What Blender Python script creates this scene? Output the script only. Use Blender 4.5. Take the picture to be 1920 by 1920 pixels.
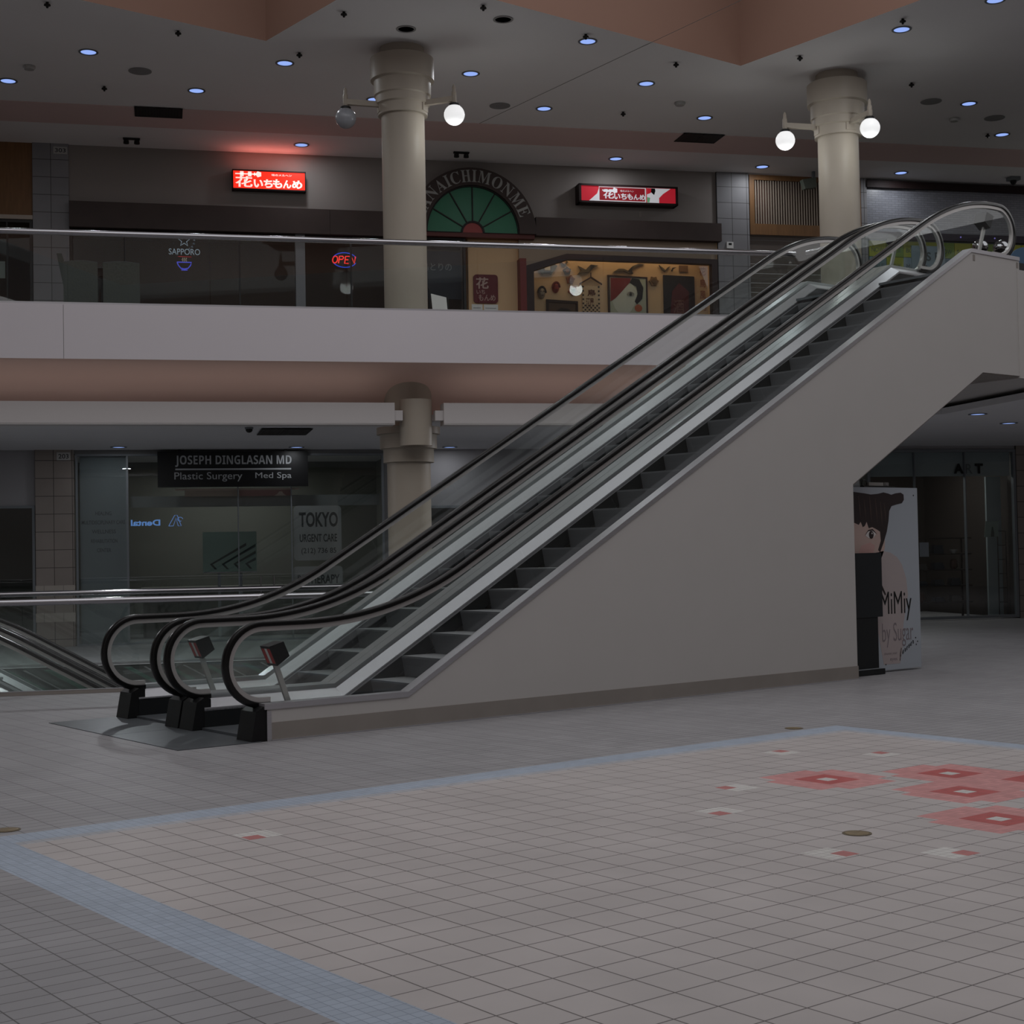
import bpy, bmesh, math, random
from mathutils import Matrix, Vector
random.seed(7)
S = bpy.context.scene
COL = S.collection
PI = math.pi
for o in list(bpy.data.objects):
    bpy.data.objects.remove(o)

# ------------------------------------------------------------------ camera
T = 0.225                                  # one large floor tile (m)
AL = 0.4317                                # the shop fronts run at an angle to the tile grid
YAW, PITCH, ROLL, FPX = 0.6631, 0.0267, -0.0189, 2783.18
fwd = Vector((math.sin(YAW), math.cos(YAW), 0)); rgt = Vector((math.cos(YAW), -math.sin(YAW), 0)); up = Vector((0, 0, 1))
f2 = fwd*math.cos(PITCH) + up*math.sin(PITCH)
u2 = -fwd*math.sin(PITCH) + up*math.cos(PITCH)
r3 = rgt*math.cos(ROLL) + u2*math.sin(ROLL)
u3 = -rgt*math.sin(ROLL) + u2*math.cos(ROLL)
cam = bpy.data.cameras.new('camera'); cam.sensor_width = 36; cam.sensor_fit = 'HORIZONTAL'
cam.lens = FPX/1920*36; cam.clip_end = 300
camo = bpy.data.objects.new('camera', cam); COL.objects.link(camo)
M = Matrix((r3, u3, -f2)).transposed().to_4x4(); M.translation = Vector((-4.146, -5.205, 1.669))
camo.matrix_world = M
S.camera = camo

# ------------------------------------------------------------------ world, daylight, exposure
S.view_settings.view_transform = 'Standard'; S.view_settings.look = 'None'
S.view_settings.exposure = 0.10; S.view_settings.gamma = 1.0; S.view_settings.use_curve_mapping = False
W = bpy.data.worlds.new('world'); S.world = W; W.use_nodes = True
bg = W.node_tree.nodes['Background']; bg.inputs[0].default_value = (0.96, 0.97, 1.0, 1); bg.inputs[1].default_value = 0.45
S.cycles.transparent_max_bounces = 48
S.cycles.diffuse_bounces = 5

def area(name, loc, sx, sy, power, color, rot=(0, 0, 0)):
    l = bpy.data.lights.new(name, 'AREA'); l.shape = 'RECTANGLE'; l.size = sx; l.size_y = sy; l.energy = power; l.color = color
    o = bpy.data.objects.new(name, l); COL.objects.link(o); o.location = loc; o.rotation_euler = rot
    return o
# the skylight above the plaza (its stepped orange well is in the picture)
area('skylight_daylight', (4.5, 3.5, 11.8), 17, 14, 430, (0.99, 0.98, 1.0))
area('rear_fill_light', (-14.0, -8.0, 9.7), 9, 16, 420, (0.99, 0.98, 1.0))  # added fill light under the closed ceiling behind the camera
area('right_fill_light', (23.0, 2.0, 9.7), 10, 14, 380, (0.99, 0.98, 1.0))  # added fill on the right, no opening above it

# ------------------------------------------------------------------ materials
def lin(c):
    c /= 255.0
    return c/12.92 if c <= 0.04045 else ((c+0.055)/1.055)**2.4
def L3(rgb): return (lin(rgb[0]), lin(rgb[1]), lin(rgb[2]), 1)
MATS = {}
def mat(name, rgb, rough=0.6, metal=0.0, spec=0.3, var=0.0, scale=3.0, emis=0.0, bump=0.0, aniso=None):
    if name in MATS: return MATS[name]
    m = bpy.data.materials.new(name); m.use_nodes = True; nt = m.node_tree
    b = nt.nodes['Principled BSDF']
    b.inputs['Base Color'].default_value = L3(rgb); b.inputs['Roughness'].default_value = rough
    b.inputs['Metallic'].default_value = metal; b.inputs['Specular IOR Level'].default_value = spec
    if emis:
        b.inputs['Emission Color'].default_value = L3(rgb); b.inputs['Emission Strength'].default_value = emis
    if var or bump:
        tc = nt.nodes.new('ShaderNodeTexCoord'); n = nt.nodes.new('ShaderNodeTexNoise')
        n.inputs['Scale'].default_value = scale; n.inputs['Detail'].default_value = 5
        src = tc.outputs['Object']
        if aniso:
            mp = nt.nodes.new('ShaderNodeMapping'); mp.inputs['Scale'].default_value = aniso
            nt.links.new(src, mp.inputs[0]); src = mp.outputs[0]
        nt.links.new(src, n.inputs['Vector'])
        if var:
            r = nt.nodes.new('ShaderNodeValToRGB')
            c = L3(rgb)
            r.color_ramp.elements[0].position = .3; r.color_ramp.elements[1].position = .7
            r.color_ramp.elements[0].color = [x*(1-var) for x in c[:3]]+[1]
            r.color_ramp.elements[1].color = [min(1, x*(1+var)) for x in c[:3]]+[1]
            nt.links.new(n.outputs['Fac'], r.inputs[0]); nt.links.new(r.outputs[0], b.inputs['Base Color'])
        if bump:
            bp = nt.nodes.new('ShaderNodeBump'); bp.inputs['Strength'].default_value = bump; bp.inputs['Distance'].default_value = .01
            nt.links.new(n.outputs['Fac'], bp.inputs['Height']); nt.links.new(bp.outputs[0], b.inputs['Normal'])
    MATS[name] = m
    return m
def tilemat(name, rgb, sx, sy, grout, gw, var=.08, rough=.5, plane='xy', offset=0.0, spec=.3):
    """tiles sx by sy laid on the object's own grid, dark joints gw wide"""
    m = bpy.data.materials.new(name); m.use_nodes = True; nt = m.node_tree; b = nt.nodes['Principled BSDF']
    b.inputs['Roughness'].default_value = rough; b.inputs['Specular IOR Level'].default_value = spec
    geo = nt.nodes.new('ShaderNodeTexCoord')
    mp = nt.nodes.new('ShaderNodeMapping')
    nt.links.new(geo.outputs['Object'], mp.inputs[0])
    vec = mp.outputs[0]
    if plane == 'xz': mp.inputs['Rotation'].default_value = (-PI/2, 0, 0)
    br = nt.nodes.new('ShaderNodeTexBrick')
    br.offset = offset; br.squash = 1
    br.inputs['Scale'].default_value = 1; br.inputs['Brick Width'].default_value = sx; br.inputs['Row Height'].default_value = sy
    br.inputs['Mortar Size'].default_value = gw; br.inputs['Mortar Smooth'].default_value = .1; br.inputs['Bias'].default_value = 0
    c = L3(rgb)
    br.inputs['Color1'].default_value = [x*(1-var) for x in c[:3]]+[1]
    br.inputs['Color2'].default_value = [min(1, x*(1+var)) for x in c[:3]]+[1]
    br.inputs['Mortar'].default_value = L3(grout)
    nt.links.new(vec, br.inputs['Vector'])
    n = nt.nodes.new('ShaderNodeTexNoise'); n.inputs['Scale'].default_value = 1.3; n.inputs['Detail'].default_value = 6
    nt.links.new(vec, n.inputs['Vector'])
    mx = nt.nodes.new('ShaderNodeMix'); mx.data_type = 'RGBA'; mx.blend_type = 'OVERLAY'; mx.inputs[0].default_value = .18
    nt.links.new(br.outputs['Color'], mx.inputs[6]); nt.links.new(n.outputs['Fac'], mx.inputs[7])
    nt.links.new(mx.outputs[2], b.inputs['Base Color'])
    bp = nt.nodes.new('ShaderNodeBump'); bp.inputs['Strength'].default_value = .25; bp.inputs['Distance'].default_value = .003; bp.invert = True
    nt.links.new(br.outputs['Fac'], bp.inputs['Height']); nt.links.new(bp.outputs[0], b.inputs['Normal'])
    MATS[name] = m
    return m
def glassmat(name, tint=(.93, .96, .95), strength=1.0, rough=0.0):
    m = bpy.data.materials.new(name); m.use_nodes = True; nt = m.node_tree
    for n in list(nt.nodes):
        if n.type != 'OUTPUT_MATERIAL': nt.nodes.remove(n)
    out = [n for n in nt.nodes if n.type == 'OUTPUT_MATERIAL'][0]
    t = nt.nodes.new('ShaderNodeBsdfTransparent'); t.inputs[0].default_value = (*tint, 1)
    g = nt.nodes.new('ShaderNodeBsdfGlossy'); g.inputs['Roughness'].default_value = rough
    ge = nt.nodes.new('ShaderNodeNewGeometry'); dt = nt.nodes.new('ShaderNodeVectorMath'); dt.operation = 'DOT_PRODUCT'
    nt.links.new(ge.outputs['Incoming'], dt.inputs[0]); nt.links.new(ge.outputs['Normal'], dt.inputs[1])
    def mth(op, a, b):
        n = nt.nodes.new('ShaderNodeMath'); n.operation = op
        for k, q in ((0, a), (1, b)):
            if q is None: continue
            if isinstance(q, (int, float)): n.inputs[k].default_value = q
            else: nt.links.new(q, n.inputs[k])
        return n.outputs[0]
    fac = mth('ADD', mth('MULTIPLY', mth('POWER', mth('SUBTRACT', 1.0, mth('ABSOLUTE', dt.outputs['Value'], None)), 5.0), .96), .042)
    fac = mth('MULTIPLY', fac, strength)
    mix = nt.nodes.new('ShaderNodeMixShader')
    nt.links.new(fac, mix.inputs[0])
    nt.links.new(t.outputs[0], mix.inputs[1]); nt.links.new(g.outputs[0], mix.inputs[2]); nt.links.new(mix.outputs[0], out.inputs[0])
    MATS[name] = m
    return m

m_ceil = mat('ceiling_paint', (232, 229, 229), .85, var=.02, scale=.6)
m_pink = mat('pink_band_paint', (216, 190, 186), .85, var=.02, scale=.6)
m_orange = mat('orange_paint', (150, 117, 102), .8, var=.02, scale=.7)
m_cove = mat('salmon_paint', (230, 196, 183), .75, var=.02, scale=.6)
m_fascia = mat('fascia_white', (214, 207, 211), .65, var=.015, scale=.5)
m_beam = mat('beam_white', (206, 201, 200), .65)
m_wall = mat('wall_cream', (142, 135, 131), .8, var=.02, scale=.8)
m_panel = mat('escalator_cream', (193, 189, 186), .45, var=.012, scale=2)
m_taupe = mat('taupe_kick', (146, 139, 133), .55, var=.05, scale=3)
m_col = mat('column_cream', (172, 162, 149), .45, var=.02, scale=1.5)
m_brown = mat('dark_brown_wood', (66, 55, 52), .6, var=.08, scale=3)
m_wood = mat('orange_wood', (122, 88, 56), .5, var=.12, scale=4, aniso=(6, 6, .6))
m_chrome = mat('chrome', (176, 174, 178), .16, 1.0)
m_steel = mat('brushed_steel', (192, 190, 194), .30, .7, var=.06, scale=6, aniso=(.5, 30, 30))
m_bronze = mat('warm_steel', (190, 187, 185), .32, .5)
m_black = mat('black_paint', (22, 22, 23), .4, var=.15, scale=12)
m_rubber = mat('black_rubber', (15, 14, 14), .28, spec=.4)
m_tread = mat('step_tread', (140, 140, 142), .5, .3, var=.1, scale=8)
m_riser = mat('step_riser', (104, 106, 109), .45, .3, var=.06, scale=30, aniso=(1, 30, .3))
m_skirt = mat('skirt_dark', (38, 40, 41), .35, .3)
m_comb = mat('landing_metal', (108, 112, 116), .32, .5, var=.12, scale=9)
m_dark = mat('dark_interior', (40, 36, 33), .8)
m_darker = mat('very_dark', (18, 18, 18), .8)
m_grille = mat('grille_black', (30, 29, 28), .6)
m_white = mat('white_paint', (225, 225, 222), .5)
m_ink = mat('ink_black', (14, 14, 15), .6)
m_sill = mat('grey_frame', (116, 120, 124), .6)
m_glass = glassmat('clear_glass', (.97, .985, .98), 1.0)
m_railglass = glassmat('rail_glass', (.963, .982, .974), 1.0)
m_shop = glassmat('shop_glass', (.93, .945, .945), .9)
m_shop2 = glassmat('upper_shop_glass', (.93, .945, .945), .18)
m_globe = mat('lit_globe', (214, 214, 214), .3, emis=.92)
m_globe0 = mat('unlit_globe', (150, 152, 158), .25, spec=.6)
m_down = mat('downlight_glow', (158, 176, 208), .4, emis=.5)
m_ltglow = mat('white_tube_glow', (214, 216, 232), .4, emis=.8)

# ------------------------------------------------------------------ frames and mesh builder
WLD = Matrix.Identity(4)
FAC = Matrix.Rotation(-AL, 4, 'Z')          # u along the shop fronts, v away from the camera, z up
class MB:
    def __init__(s): s.v = []; s.f = []; s.m = []
    def add(s, vs, fs, mi=0):
        n = len(s.v); s.v += [tuple(v) for v in vs]
        for f in fs: s.f.append(tuple(i+n for i in f)); s.m.append(mi)
        return s
    def box(s, x0, x1, y0, y1, z0, z1, mi=0):
        v = [(x, y, z) for x in (x0, x1) for y in (y0, y1) for z in (z0, z1)]
        return s.add(v, [(0, 1, 3, 2), (4, 6, 7, 5), (0, 4, 5, 1), (2, 3, 7, 6), (0, 2, 6, 4), (1, 5, 7, 3)], mi)
    def prism(s, pts, a0, a1, plane='xz', mi=0):
        """2-D outline pts extruded from a0 to a1 along the third axis"""
        def P(p, a):
            return {'xz': (p[0], a, p[1]), 'xy': (p[0], p[1], a), 'yz': (a, p[0], p[1])}[plane]
        n = len(pts)
        return s.add([P(p, a0) for p in pts]+[P(p, a1) for p in pts],
                     [tuple(range(n-1, -1, -1)), tuple(range(n, 2*n))]+[(i, (i+1) % n, n+(i+1) % n, n+i) for i in range(n)], mi)
    def face(s, pts, mi=0): return s.add(pts, [tuple(range(len(pts)))], mi)
    def lathe(s, prof, cx=0, cy=0, n=32, a0=0, a1=2*PI, mi=0):
        full = abs(a1-a0-2*PI) < 1e-6; k = n if full else n+1
        vs = [(cx+r*math.cos(a0+(a1-a0)*i/n), cy+r*math.sin(a0+(a1-a0)*i/n), z) for r, z in prof for i in range(k)]
        fs = []
        for j in range(len(prof)-1):
            for i in range(n):
                a, b = j*k+i, j*k+(i+1) % k
                fs.append((a, b, b+k, a+k))
        s.add(vs, fs, mi)
        if full:
            for j in (0, len(prof)-1):
                if prof[j][0] > 1e-4:
                    ring = [j*k+i for i in range(k)]
                    s.add([vs[i] for i in ring], [tuple(range(k)) if j else tuple(range(k-1, -1, -1))], mi)
        return s
    def tube(s, pts, r, n=10, mi=0, caps=True, sq=None):
        pts = [Vector(p) for p in pts]; rings = []; ref = None
        for i, p in enumerate(pts):
            d = (pts[min(i+1, len(pts)-1)]-pts[max(i-1, 0)]).normalized()
            if ref is None: ref = Vector((0, 0, 1)) if abs(d.z) < .9 else Vector((1, 0, 0))
            a = d.cross(ref).normalized(); b = a.cross(d).normalized(); ref = b
            rings.append([p+a*(r*math.cos(2*PI*k/n))+b*(r*math.sin(2*PI*k/n)) for k in range(n)])
        vs = [v for q in rings for v in q]
        fs = [(j*n+i, j*n+(i+1) % n, (j+1)*n+(i+1) % n, (j+1)*n+i) for j in range(len(rings)-1) for i in range(n)]
        if caps: fs += [tuple(range(n-1, -1, -1)), tuple((len(rings)-1)*n+i for i in range(n))]
        return s.add(vs, fs, mi)
    def sweep(s, path, section, mi=0):
        """section (across, out) swept along a path lying in an xz plane; path items (x, z, tx, tz, y)"""
        n = len(section); vs = []
        for x, z, tx, tz, y in path:
            nx, nz = -tz, tx
            for a, b in section: vs.append((x+nx*b, y+a, z+nz*b))
        fs = [(j*n+i, j*n+(i+1) % n, (j+1)*n+(i+1) % n, (j+1)*n+i) for j in range(len(path)-1) for i in range(n)]
        fs += [tuple(range(n-1, -1, -1)), tuple((len(path)-1)*n+i for i in range(n))]
        return s.add(vs, fs, mi)
    def sphere(s, c, r, n=24, mi=0, sz=1.0):
        prof = [(max(r*math.sin(PI*i/(n//2)), 1e-5), c[2]-sz*r*math.cos(PI*i/(n//2))) for i in range(n//2+1)]
        return s.lathe(prof, c[0], c[1], n, mi=mi)
    def map(s, fn): s.v = [fn(*v) for v in s.v]; return s

TXT = {}
def text_mesh(body, bold=0.0):
    if (body, bold) in TXT: return TXT[(body, bold)]
    c = bpy.data.curves.new('lettering', 'FONT'); c.body = body; c.offset = bold; c.resolution_u = 4; c.extrude = 0.0
    o = bpy.data.objects.new('lettering', c); COL.objects.link(o)
    dg = bpy.context.evaluated_depsgraph_get(); dg.update()
    me = bpy.data.meshes.new_from_object(o.evaluated_get(dg))
    vs = [tuple(v.co) for v in me.vertices]; fs = [tuple(p.vertices) for p in me.polygons]
    bpy.data.objects.remove(o); bpy.data.curves.remove(c); bpy.data.meshes.remove(me)
    x0 = min(v[0] for v in vs); x1 = max(v[0] for v in vs); y0 = min(v[1] for v in vs); y1 = max(v[1] for v in vs)
    TXT[(body, bold)] = ([((v[0]-x0)/(x1-x0), (v[1]-y0)/(y1-y0)) for v in vs], fs)
    return TXT[(body, bold)]
def put_text(mb, body, x0, x1, z0, z1, y, mi=0, bold=0.0, mirror=False, depth=0.004):
    """lettering facing -y, filling the box x0..x1, z0..z1"""
    vs, fs = text_mesh(body, bold)
    if mirror: P = [((x1-(x1-x0)*a), y, z0+(z1-z0)*b) for a, b in vs]
    else: P = [(x0+(x1-x0)*a, y, z0+(z1-z0)*b) for a, b in vs]
    mb.add(P, fs, mi)
    return mb

BASE = {}
def link(o, frame, base, parent):
    COL.objects.link(o)
    BASE[o.name] = (Vector(base), frame)
    if parent is not None:
        o.parent = parent; o.location = Vector(base)-BASE[parent.name][0]
    else:
        o.matrix_world = frame @ Matrix.Translation(base)
def obj(name, mb, mats, parent=None, frame=None, smooth=False, base=None):
    if not isinstance(mats, (list, tuple)): mats = [mats]
    if frame is None: frame = BASE[parent.name][1] if parent is not None else WLD
    xs, ys, zs = zip(*mb.v)
    if base is None: base = ((min(xs)+max(xs))/2, (min(ys)+max(ys))/2, min(zs))
    me = bpy.data.meshes.new(name)
    me.from_pydata([(v[0]-base[0], v[1]-base[1], v[2]-base[2]) for v in mb.v], [], mb.f)
    for m in mats: me.materials.append(m)
    me.polygons.foreach_set('material_index', mb.m)
    if smooth: me.polygons.foreach_set('use_smooth', [True]*len(mb.f))
    bm = bmesh.new(); bm.from_mesh(me)
    if smooth: bmesh.ops.remove_doubles(bm, verts=bm.verts, dist=1e-5)
    if len(mb.f) > 1: bmesh.ops.recalc_face_normals(bm, faces=bm.faces)
    bm.to_mesh(me); bm.free()
    if smooth:
        try: me.set_sharp_from_angle(angle=math.radians(38))
        except Exception: pass
    me.update()
    o = bpy.data.objects.new(name, me); link(o, frame, base, parent)
    return o
def tag(o, label=None, cat=None, group=None, kind=None):
    if label: o['label'] = label
    if cat: o['category'] = cat
    if group: o['group'] = group
    if kind: o['kind'] = kind
    return o
def thing(name, base, label, cat, group=None, frame=WLD):
    o = bpy.data.objects.new(name, None); o.empty_display_size = .2
    link(o, frame, base, None)
    return tag(o, label, cat, group)
def struct(name, mb, mats, frame=WLD, smooth=False):
    return tag(obj(name, mb, mats, None, frame, smooth), kind='structure')
KIDS = {}
def copy_tree(o, parent=None):
    c = o.copy(); COL.objects.link(c)
    if parent is not None: c.parent = parent
    for ch in list(o.children): copy_tree(ch, c)
    return c
def dup(root, base, frame, label, group=None):
    c = copy_tree(root); c.matrix_world = frame @ Matrix.Translation(base)
    c['label'] = label
    if group: c['group'] = group
    return c
ORD = ['first', 'second', 'third', 'fourth', 'fifth', 'sixth', 'seventh', 'eighth', 'ninth', 'tenth', 'eleventh', 'twelfth', 'thirteenth', 'fourteenth']

# shared dimensions (m)
F2 = 5.34                                   # upper floor
ZC, ZL = 9.8, 3.8                           # upper and lower ceilings
VW, VF = 23.6, 15.68                        # shop fronts, fascia

# ================================================================== STRUCTURE
from mathutils.geometry import delaunay_2d_cdt
m_fl_grey = tilemat('grey_pavers', (145, 143, 145), .225, .1125, (88, 85, 86), .0034, .055, .5, spec=.25)
m_fl_pink = tilemat('pink_tiles', (178, 171, 169), .225, .225, (96, 89, 87), .0040, .025, .5, spec=.25)
m_fl_blue = tilemat('blue_mosaic', (159, 169, 183), .05625, .05625, (128, 138, 152), .0022, .06, .5, spec=.25)
m_fl_red = tilemat('red_mosaic', (176, 84, 82), .05625, .05625, (150, 84, 82), .002, .08, .5, spec=.25)
m_fl_rose = tilemat('rose_mosaic', (196, 138, 136), .05625, .05625, (168, 122, 120), .002, .10, .5, spec=.25)
m_fl_whit = tilemat('white_mosaic', (200, 197, 193), .05625, .05625, (150, 145, 142), .002, .03, .5, spec=.25)
m_fl_small = tilemat('faded_red_mosaic', (178, 112, 110), .05625, .05625, (152, 108, 106), .002, .08, .5, spec=.25)
m_fl_mix = tilemat('mixed_mosaic', (168, 169, 174), .05625, .05625, (140, 141, 146), .002, .09, .5, spec=.25)
def uv2xy(u, v): return (u*math.cos(AL)+v*math.sin(AL), -u*math.sin(AL)+v*math.cos(AL))
def cdt_mesh(loops, classify, z=0.0):
    vs, es = [], []
    for lp in loops:
        n = len(vs); vs += [Vector((p[0], p[1])) for p in lp]; es += [(n+i, n+(i+1) % len(lp)) for i in range(len(lp))]
    ov, oe, of, *_ = delaunay_2d_cdt(vs, es, [], 0, 1e-5)
    mb = MB(); mb.v = [(p.x, p.y, z) for p in ov]
    for f in of:
        c = sum((ov[i] for i in f), Vector((0, 0)))/len(f)
        k = classify(c)
        if k is not None: mb.f.append(tuple(f)); mb.m.append(k)
    return mb
def rect(x0, x1, y0, y1): return [(x0, y0), (x1, y0), (x1, y1), (x0, y1)]
def inr(c, r): return r[0] <= c[0] <= r[1] and r[2] <= c[1] <= r[3]
PIT = (-10, 3.6, 13.0, 17.9)
FIELD_O = (-6.1*T, 29.8*T, -30*T, 17.15*T); FIELD_I = (-4.7*T, 28.5*T, -28*T, 15.6*T)
FIELD_M = (FIELD_I[0], FIELD_I[1]+.4*T, FIELD_I[2], FIELD_I[3]+.4*T)
flowers = [(18.5, 8.15), (22.2, 6.2), (19.54, 3.75), (16.42, .5), (23.0, 3.6)]
cells = []                                    # (x0,x1,y0,y1,material) in tile units
for cx, cy in flowers:
    cells += [(cx-.25, cx+.25, cy-.25, cy+.25, 5), (cx-.75, cx+.75, cy-.75, cy+.75, 3)]
    cells += [(cx-1.25, cx+1.0, cy+.75, cy+1.75, 4), (cx-1.0, cx+1.25, cy-1.75, cy-.75, 4), (cx+.75, cx+1.75, cy-1.0, cy+1.25, 4), (cx-1.75, cx-.75, cy-1.25, cy+1.0, 4)]
for cx, cy, qx, qy in [(22.16, 13.33, 1, 1), (24.28, 10.53, 1, 1), (15.29, 8.98, -1, 1), (11.94, 6.49, -1, -1), (9.65, .62, 1, -1), (11.79, -1.28, 1, -1), (.6, 12.5, -1, -1)]:
    cells += [(min(cx, cx+qx*.5), max(cx, cx+qx*.5), min(cy, cy+qy*.5), max(cy, cy+qy*.5), 6), (cx-.5, cx+.5, cy-.5, cy+.5, 5)]
def floor_class(c):
    u = c.x*math.cos(AL)-c.y*math.sin(AL); v = c.x*math.sin(AL)+c.y*math.cos(AL)
    if inr((u, v), PIT): return None
    t = (c.x/T, c.y/T)
    for x0, x1, y0, y1, k in cells:
        if inr(t, (x0, x1, y0, y1)): return k
    if inr(c, FIELD_I): return 1
    if inr(c, FIELD_M): return 7
    if inr(c, FIELD_O): return 2
    return 0
loops = [rect(-34, 44, -34, 44), [uv2xy(*p) for p in rect(*PIT)], rect(*FIELD_O), rect(*FIELD_M), rect(*FIELD_I)] + [rect(a*T, b*T, c*T, d*T) for a, b, c, d, k in cells]
fl = cdt_mesh(loops, floor_class)
o = obj('floor', fl, [m_fl_grey, m_fl_pink, m_fl_blue, m_fl_red, m_fl_rose, m_fl_whit, m_fl_small, m_fl_mix], base=(0, 0, 0)); tag(o, kind='structure')

# the light well of the lower escalators
mb = MB()
mb.box(-10, 8, 12.75, 12.99, -5.4, -.02).box(-10, 8, 17.91, 18.15, -5.4, -.02).box(-10, 8, 12.99, 17.91, -5.6, -5.4).box(8, 8.2, 12.75, 18.15, -5.6, -.02)
struct('wall_escalator_well', mb, mat('well_wall', (84, 86, 84), .7), FAC)

# upper ceiling with the stepped skylight opening and its orange well
OPEN = [(-5.5, 15.4), (7.2, 15.4), (7.2, 11.93), (14.32, 11.93), (14.32, -5.5), (-5.5, -5.5)]
def ceil_class(c):
    u = c.x*math.cos(AL)-c.y*math.sin(AL); v = c.x*math.sin(AL)+c.y*math.cos(AL)
    if v > 23.9 or v < -18 or u < -21 or u > 29: return None
    if -5.5 < c.x < 14.32 and -5.5 < c.y < 11.93: return None
    if -5.5 < c.x < 7.2 and -5.5 < c.y < 15.4: return None
    return 0
mb = cdt_mesh([rect(-34, 44, -34, 44), OPEN, [uv2xy(*p) for p in rect(-21, 29, -18, 23.9)]], ceil_class, ZC)
tag(obj('ceiling', mb, m_ceil, base=(0, 0, ZC)), kind='structure')
mb = MB()
for i in range(6):
    a, b = OPEN[i], OPEN[(i+1) % 6]
    mb.face([(a[0], a[1], ZC), (b[0], b[1], ZC), (b[0], b[1], ZC+2.2), (a[0], a[1], ZC+2.2)])
struct('wall_skylight_well', mb, m_orange)
mb = MB().box(-11, 19, 20.85, 22.1, ZC-.012, ZC-.001)
struct('trim_1', mb, m_pink, FAC)
# the rest of the mall hall behind and beside the camera
m_far = mat('far_wall_cream', (176, 170, 164), .8)
struct('wall_rear', MB().box(-26, 30, -18.2, -18, 0, ZC), m_far, FAC)
struct('wall_left', MB().box(-21.2, -21, -18, 13, 0, ZC).box(-21.2, -21, 13, 27.5, -.0, ZC), m_far, FAC)
struct('wall_right', MB().box(29, 29.2, -18, 27.5, 0, ZC), m_far, FAC)
# hairline joints in the upper ceiling
mb = MB().prism([(4.35, 20.85), (4.36, 20.85), (7.25, 13.0), (7.24, 13.0)], ZC-.004, ZC-.001, 'xy')
struct('trim_2', mb, mat('joint', (120, 116, 114), .9), FAC)

# upper floor slab, fascia, cove, lower ceilings
slab = [(-11, VF+.06), (8.55, VF+.06), (10.25, 12.2), (19.5, 16.3), (19.5, 27.4), (-11, 27.4)]
mb = MB().prism(slab, 4.6, F2, 'xy')
struct('floor', mb, mat('upper_floor_tile', (140, 134, 130), .5, var=.06), FAC)
mb = MB().prism([(-11, VF), (-11, VF+.08), (8.5, VF+.08), (8.5, VF)], 4.56, F2+.012, 'xy')
mb.add([(-2.94, VF-.002, 4.56), (-2.934, VF-.002, 4.56), (-2.934, VF-.002, 5.34), (-2.94, VF-.002, 5.34)], [(0, 1, 2, 3)], 1)
struct('trim_fascia', mb, [m_fascia, mat('joint', (120, 116, 114))], FAC)
prof = []
for i in range(15):
    a = PI/2*i/14
    prof.append((VF+1.43*math.sin(a), 3.82+.74*math.cos(a)))
mb = MB()
vs = [(u, v, z) for u in (-11, 8.5) for v, z in prof]
mb.add(vs, [(i, i+1, 15+i+1, 15+i) for i in range(14)])
struct('trim_cove', mb, m_cove, FAC, True)
lowceil = [(-21, 17.05), (8.9, 17.05), (10.95, 15.7), (10.95, 13.0), (28, 20.8), (28, 27.5), (-21, 27.5)]
mb = MB().prism(lowceil, ZL, ZL+.1, 'xy')
struct('ceiling', mb, mat('lower_ceiling_paint', (212, 212, 214), .85, var=.02, scale=.6), FAC)
# landing slab on the right
mb = MB()
P = [(14.32, 6.79), (24, 6.79), (24, 20), (14.32, 10.6)]
mb.prism(P, 3.97, F2+.0, 'xy'); mb.box(14.30, 24, 6.76, 6.80, 3.97, 5.50)
struct('trim_landing', mb, m_panel)

# ------------------------------------------------------------------ upper shop fronts
m_pier = tilemat('pier_tiles', (134, 133, 136), .345, .345, (70, 68, 68), .006, .03, .5, 'xz')
m_pier2 = tilemat('pier_tiles_lower_light', (136, 127, 121), .345, .345, (66, 60, 56), .006, .03, .5, 'xz')  # same tile as the upper piers, lower-floor light put into its colour
mb = MB().box(-3.29, 10.16, VW, VW+.3, 8.62, ZC)
struct('wall_back', mb, m_wall, FAC)
for a, b in ((-3.97, -3.29), (10.16, 10.9)):
    mb = MB().box(a, b, VW-.06, VW+.3, F2, ZC)
    tag(obj('wall_pier', mb, m_pier, None, FAC, base=(a, VW-.06, F2)), kind='structure')
mb = MB().box(13.56, 13.70, VW-.05, VW+.3, F2, ZC)
struct('wall_pier', mb, m_pier, FAC)
# dark lined rooms behind the upper shop glass
mb = MB()
mb.box(-11, 4.6, 27.2, 27.3, F2, 9.7).box(-11, 18.5, VW+.3, 27.3, 8.7, 8.8).box(-11, -10.9, VW, 27.3, F2, 9).box(4.56, 4.64, VW+.35, 27.2, F2, 8.7)
struct('wall_shop_interior', mb, mat('shop_interior_brown', (86, 72, 66), .8), FAC)
mb = MB().box(4.68, 10.3, 24.15, 24.25, F2, 8.6).box(10.14, 10.2, VW, 24.2, F2, 8.6)
mb.box(4.68, 5.75, VW+.1, VW+.2, F2, 8.2)
struct('wall_beige_display', mb, mat('display_beige', (214, 178, 138), .7, var=.02), FAC)
# wood fascia left
mb = MB().box(-11, -3.97, VW-.02, VW+.3, 8.37, ZC)
struct('wall_wood_panel', mb, m_wood, FAC)
mb = MB().box(-11, -3.97, VW-.08, VW+.2, 8.29, 8.37)
struct('trim_3', mb, mat('sill_light', (176, 164, 152), .5), FAC)
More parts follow.
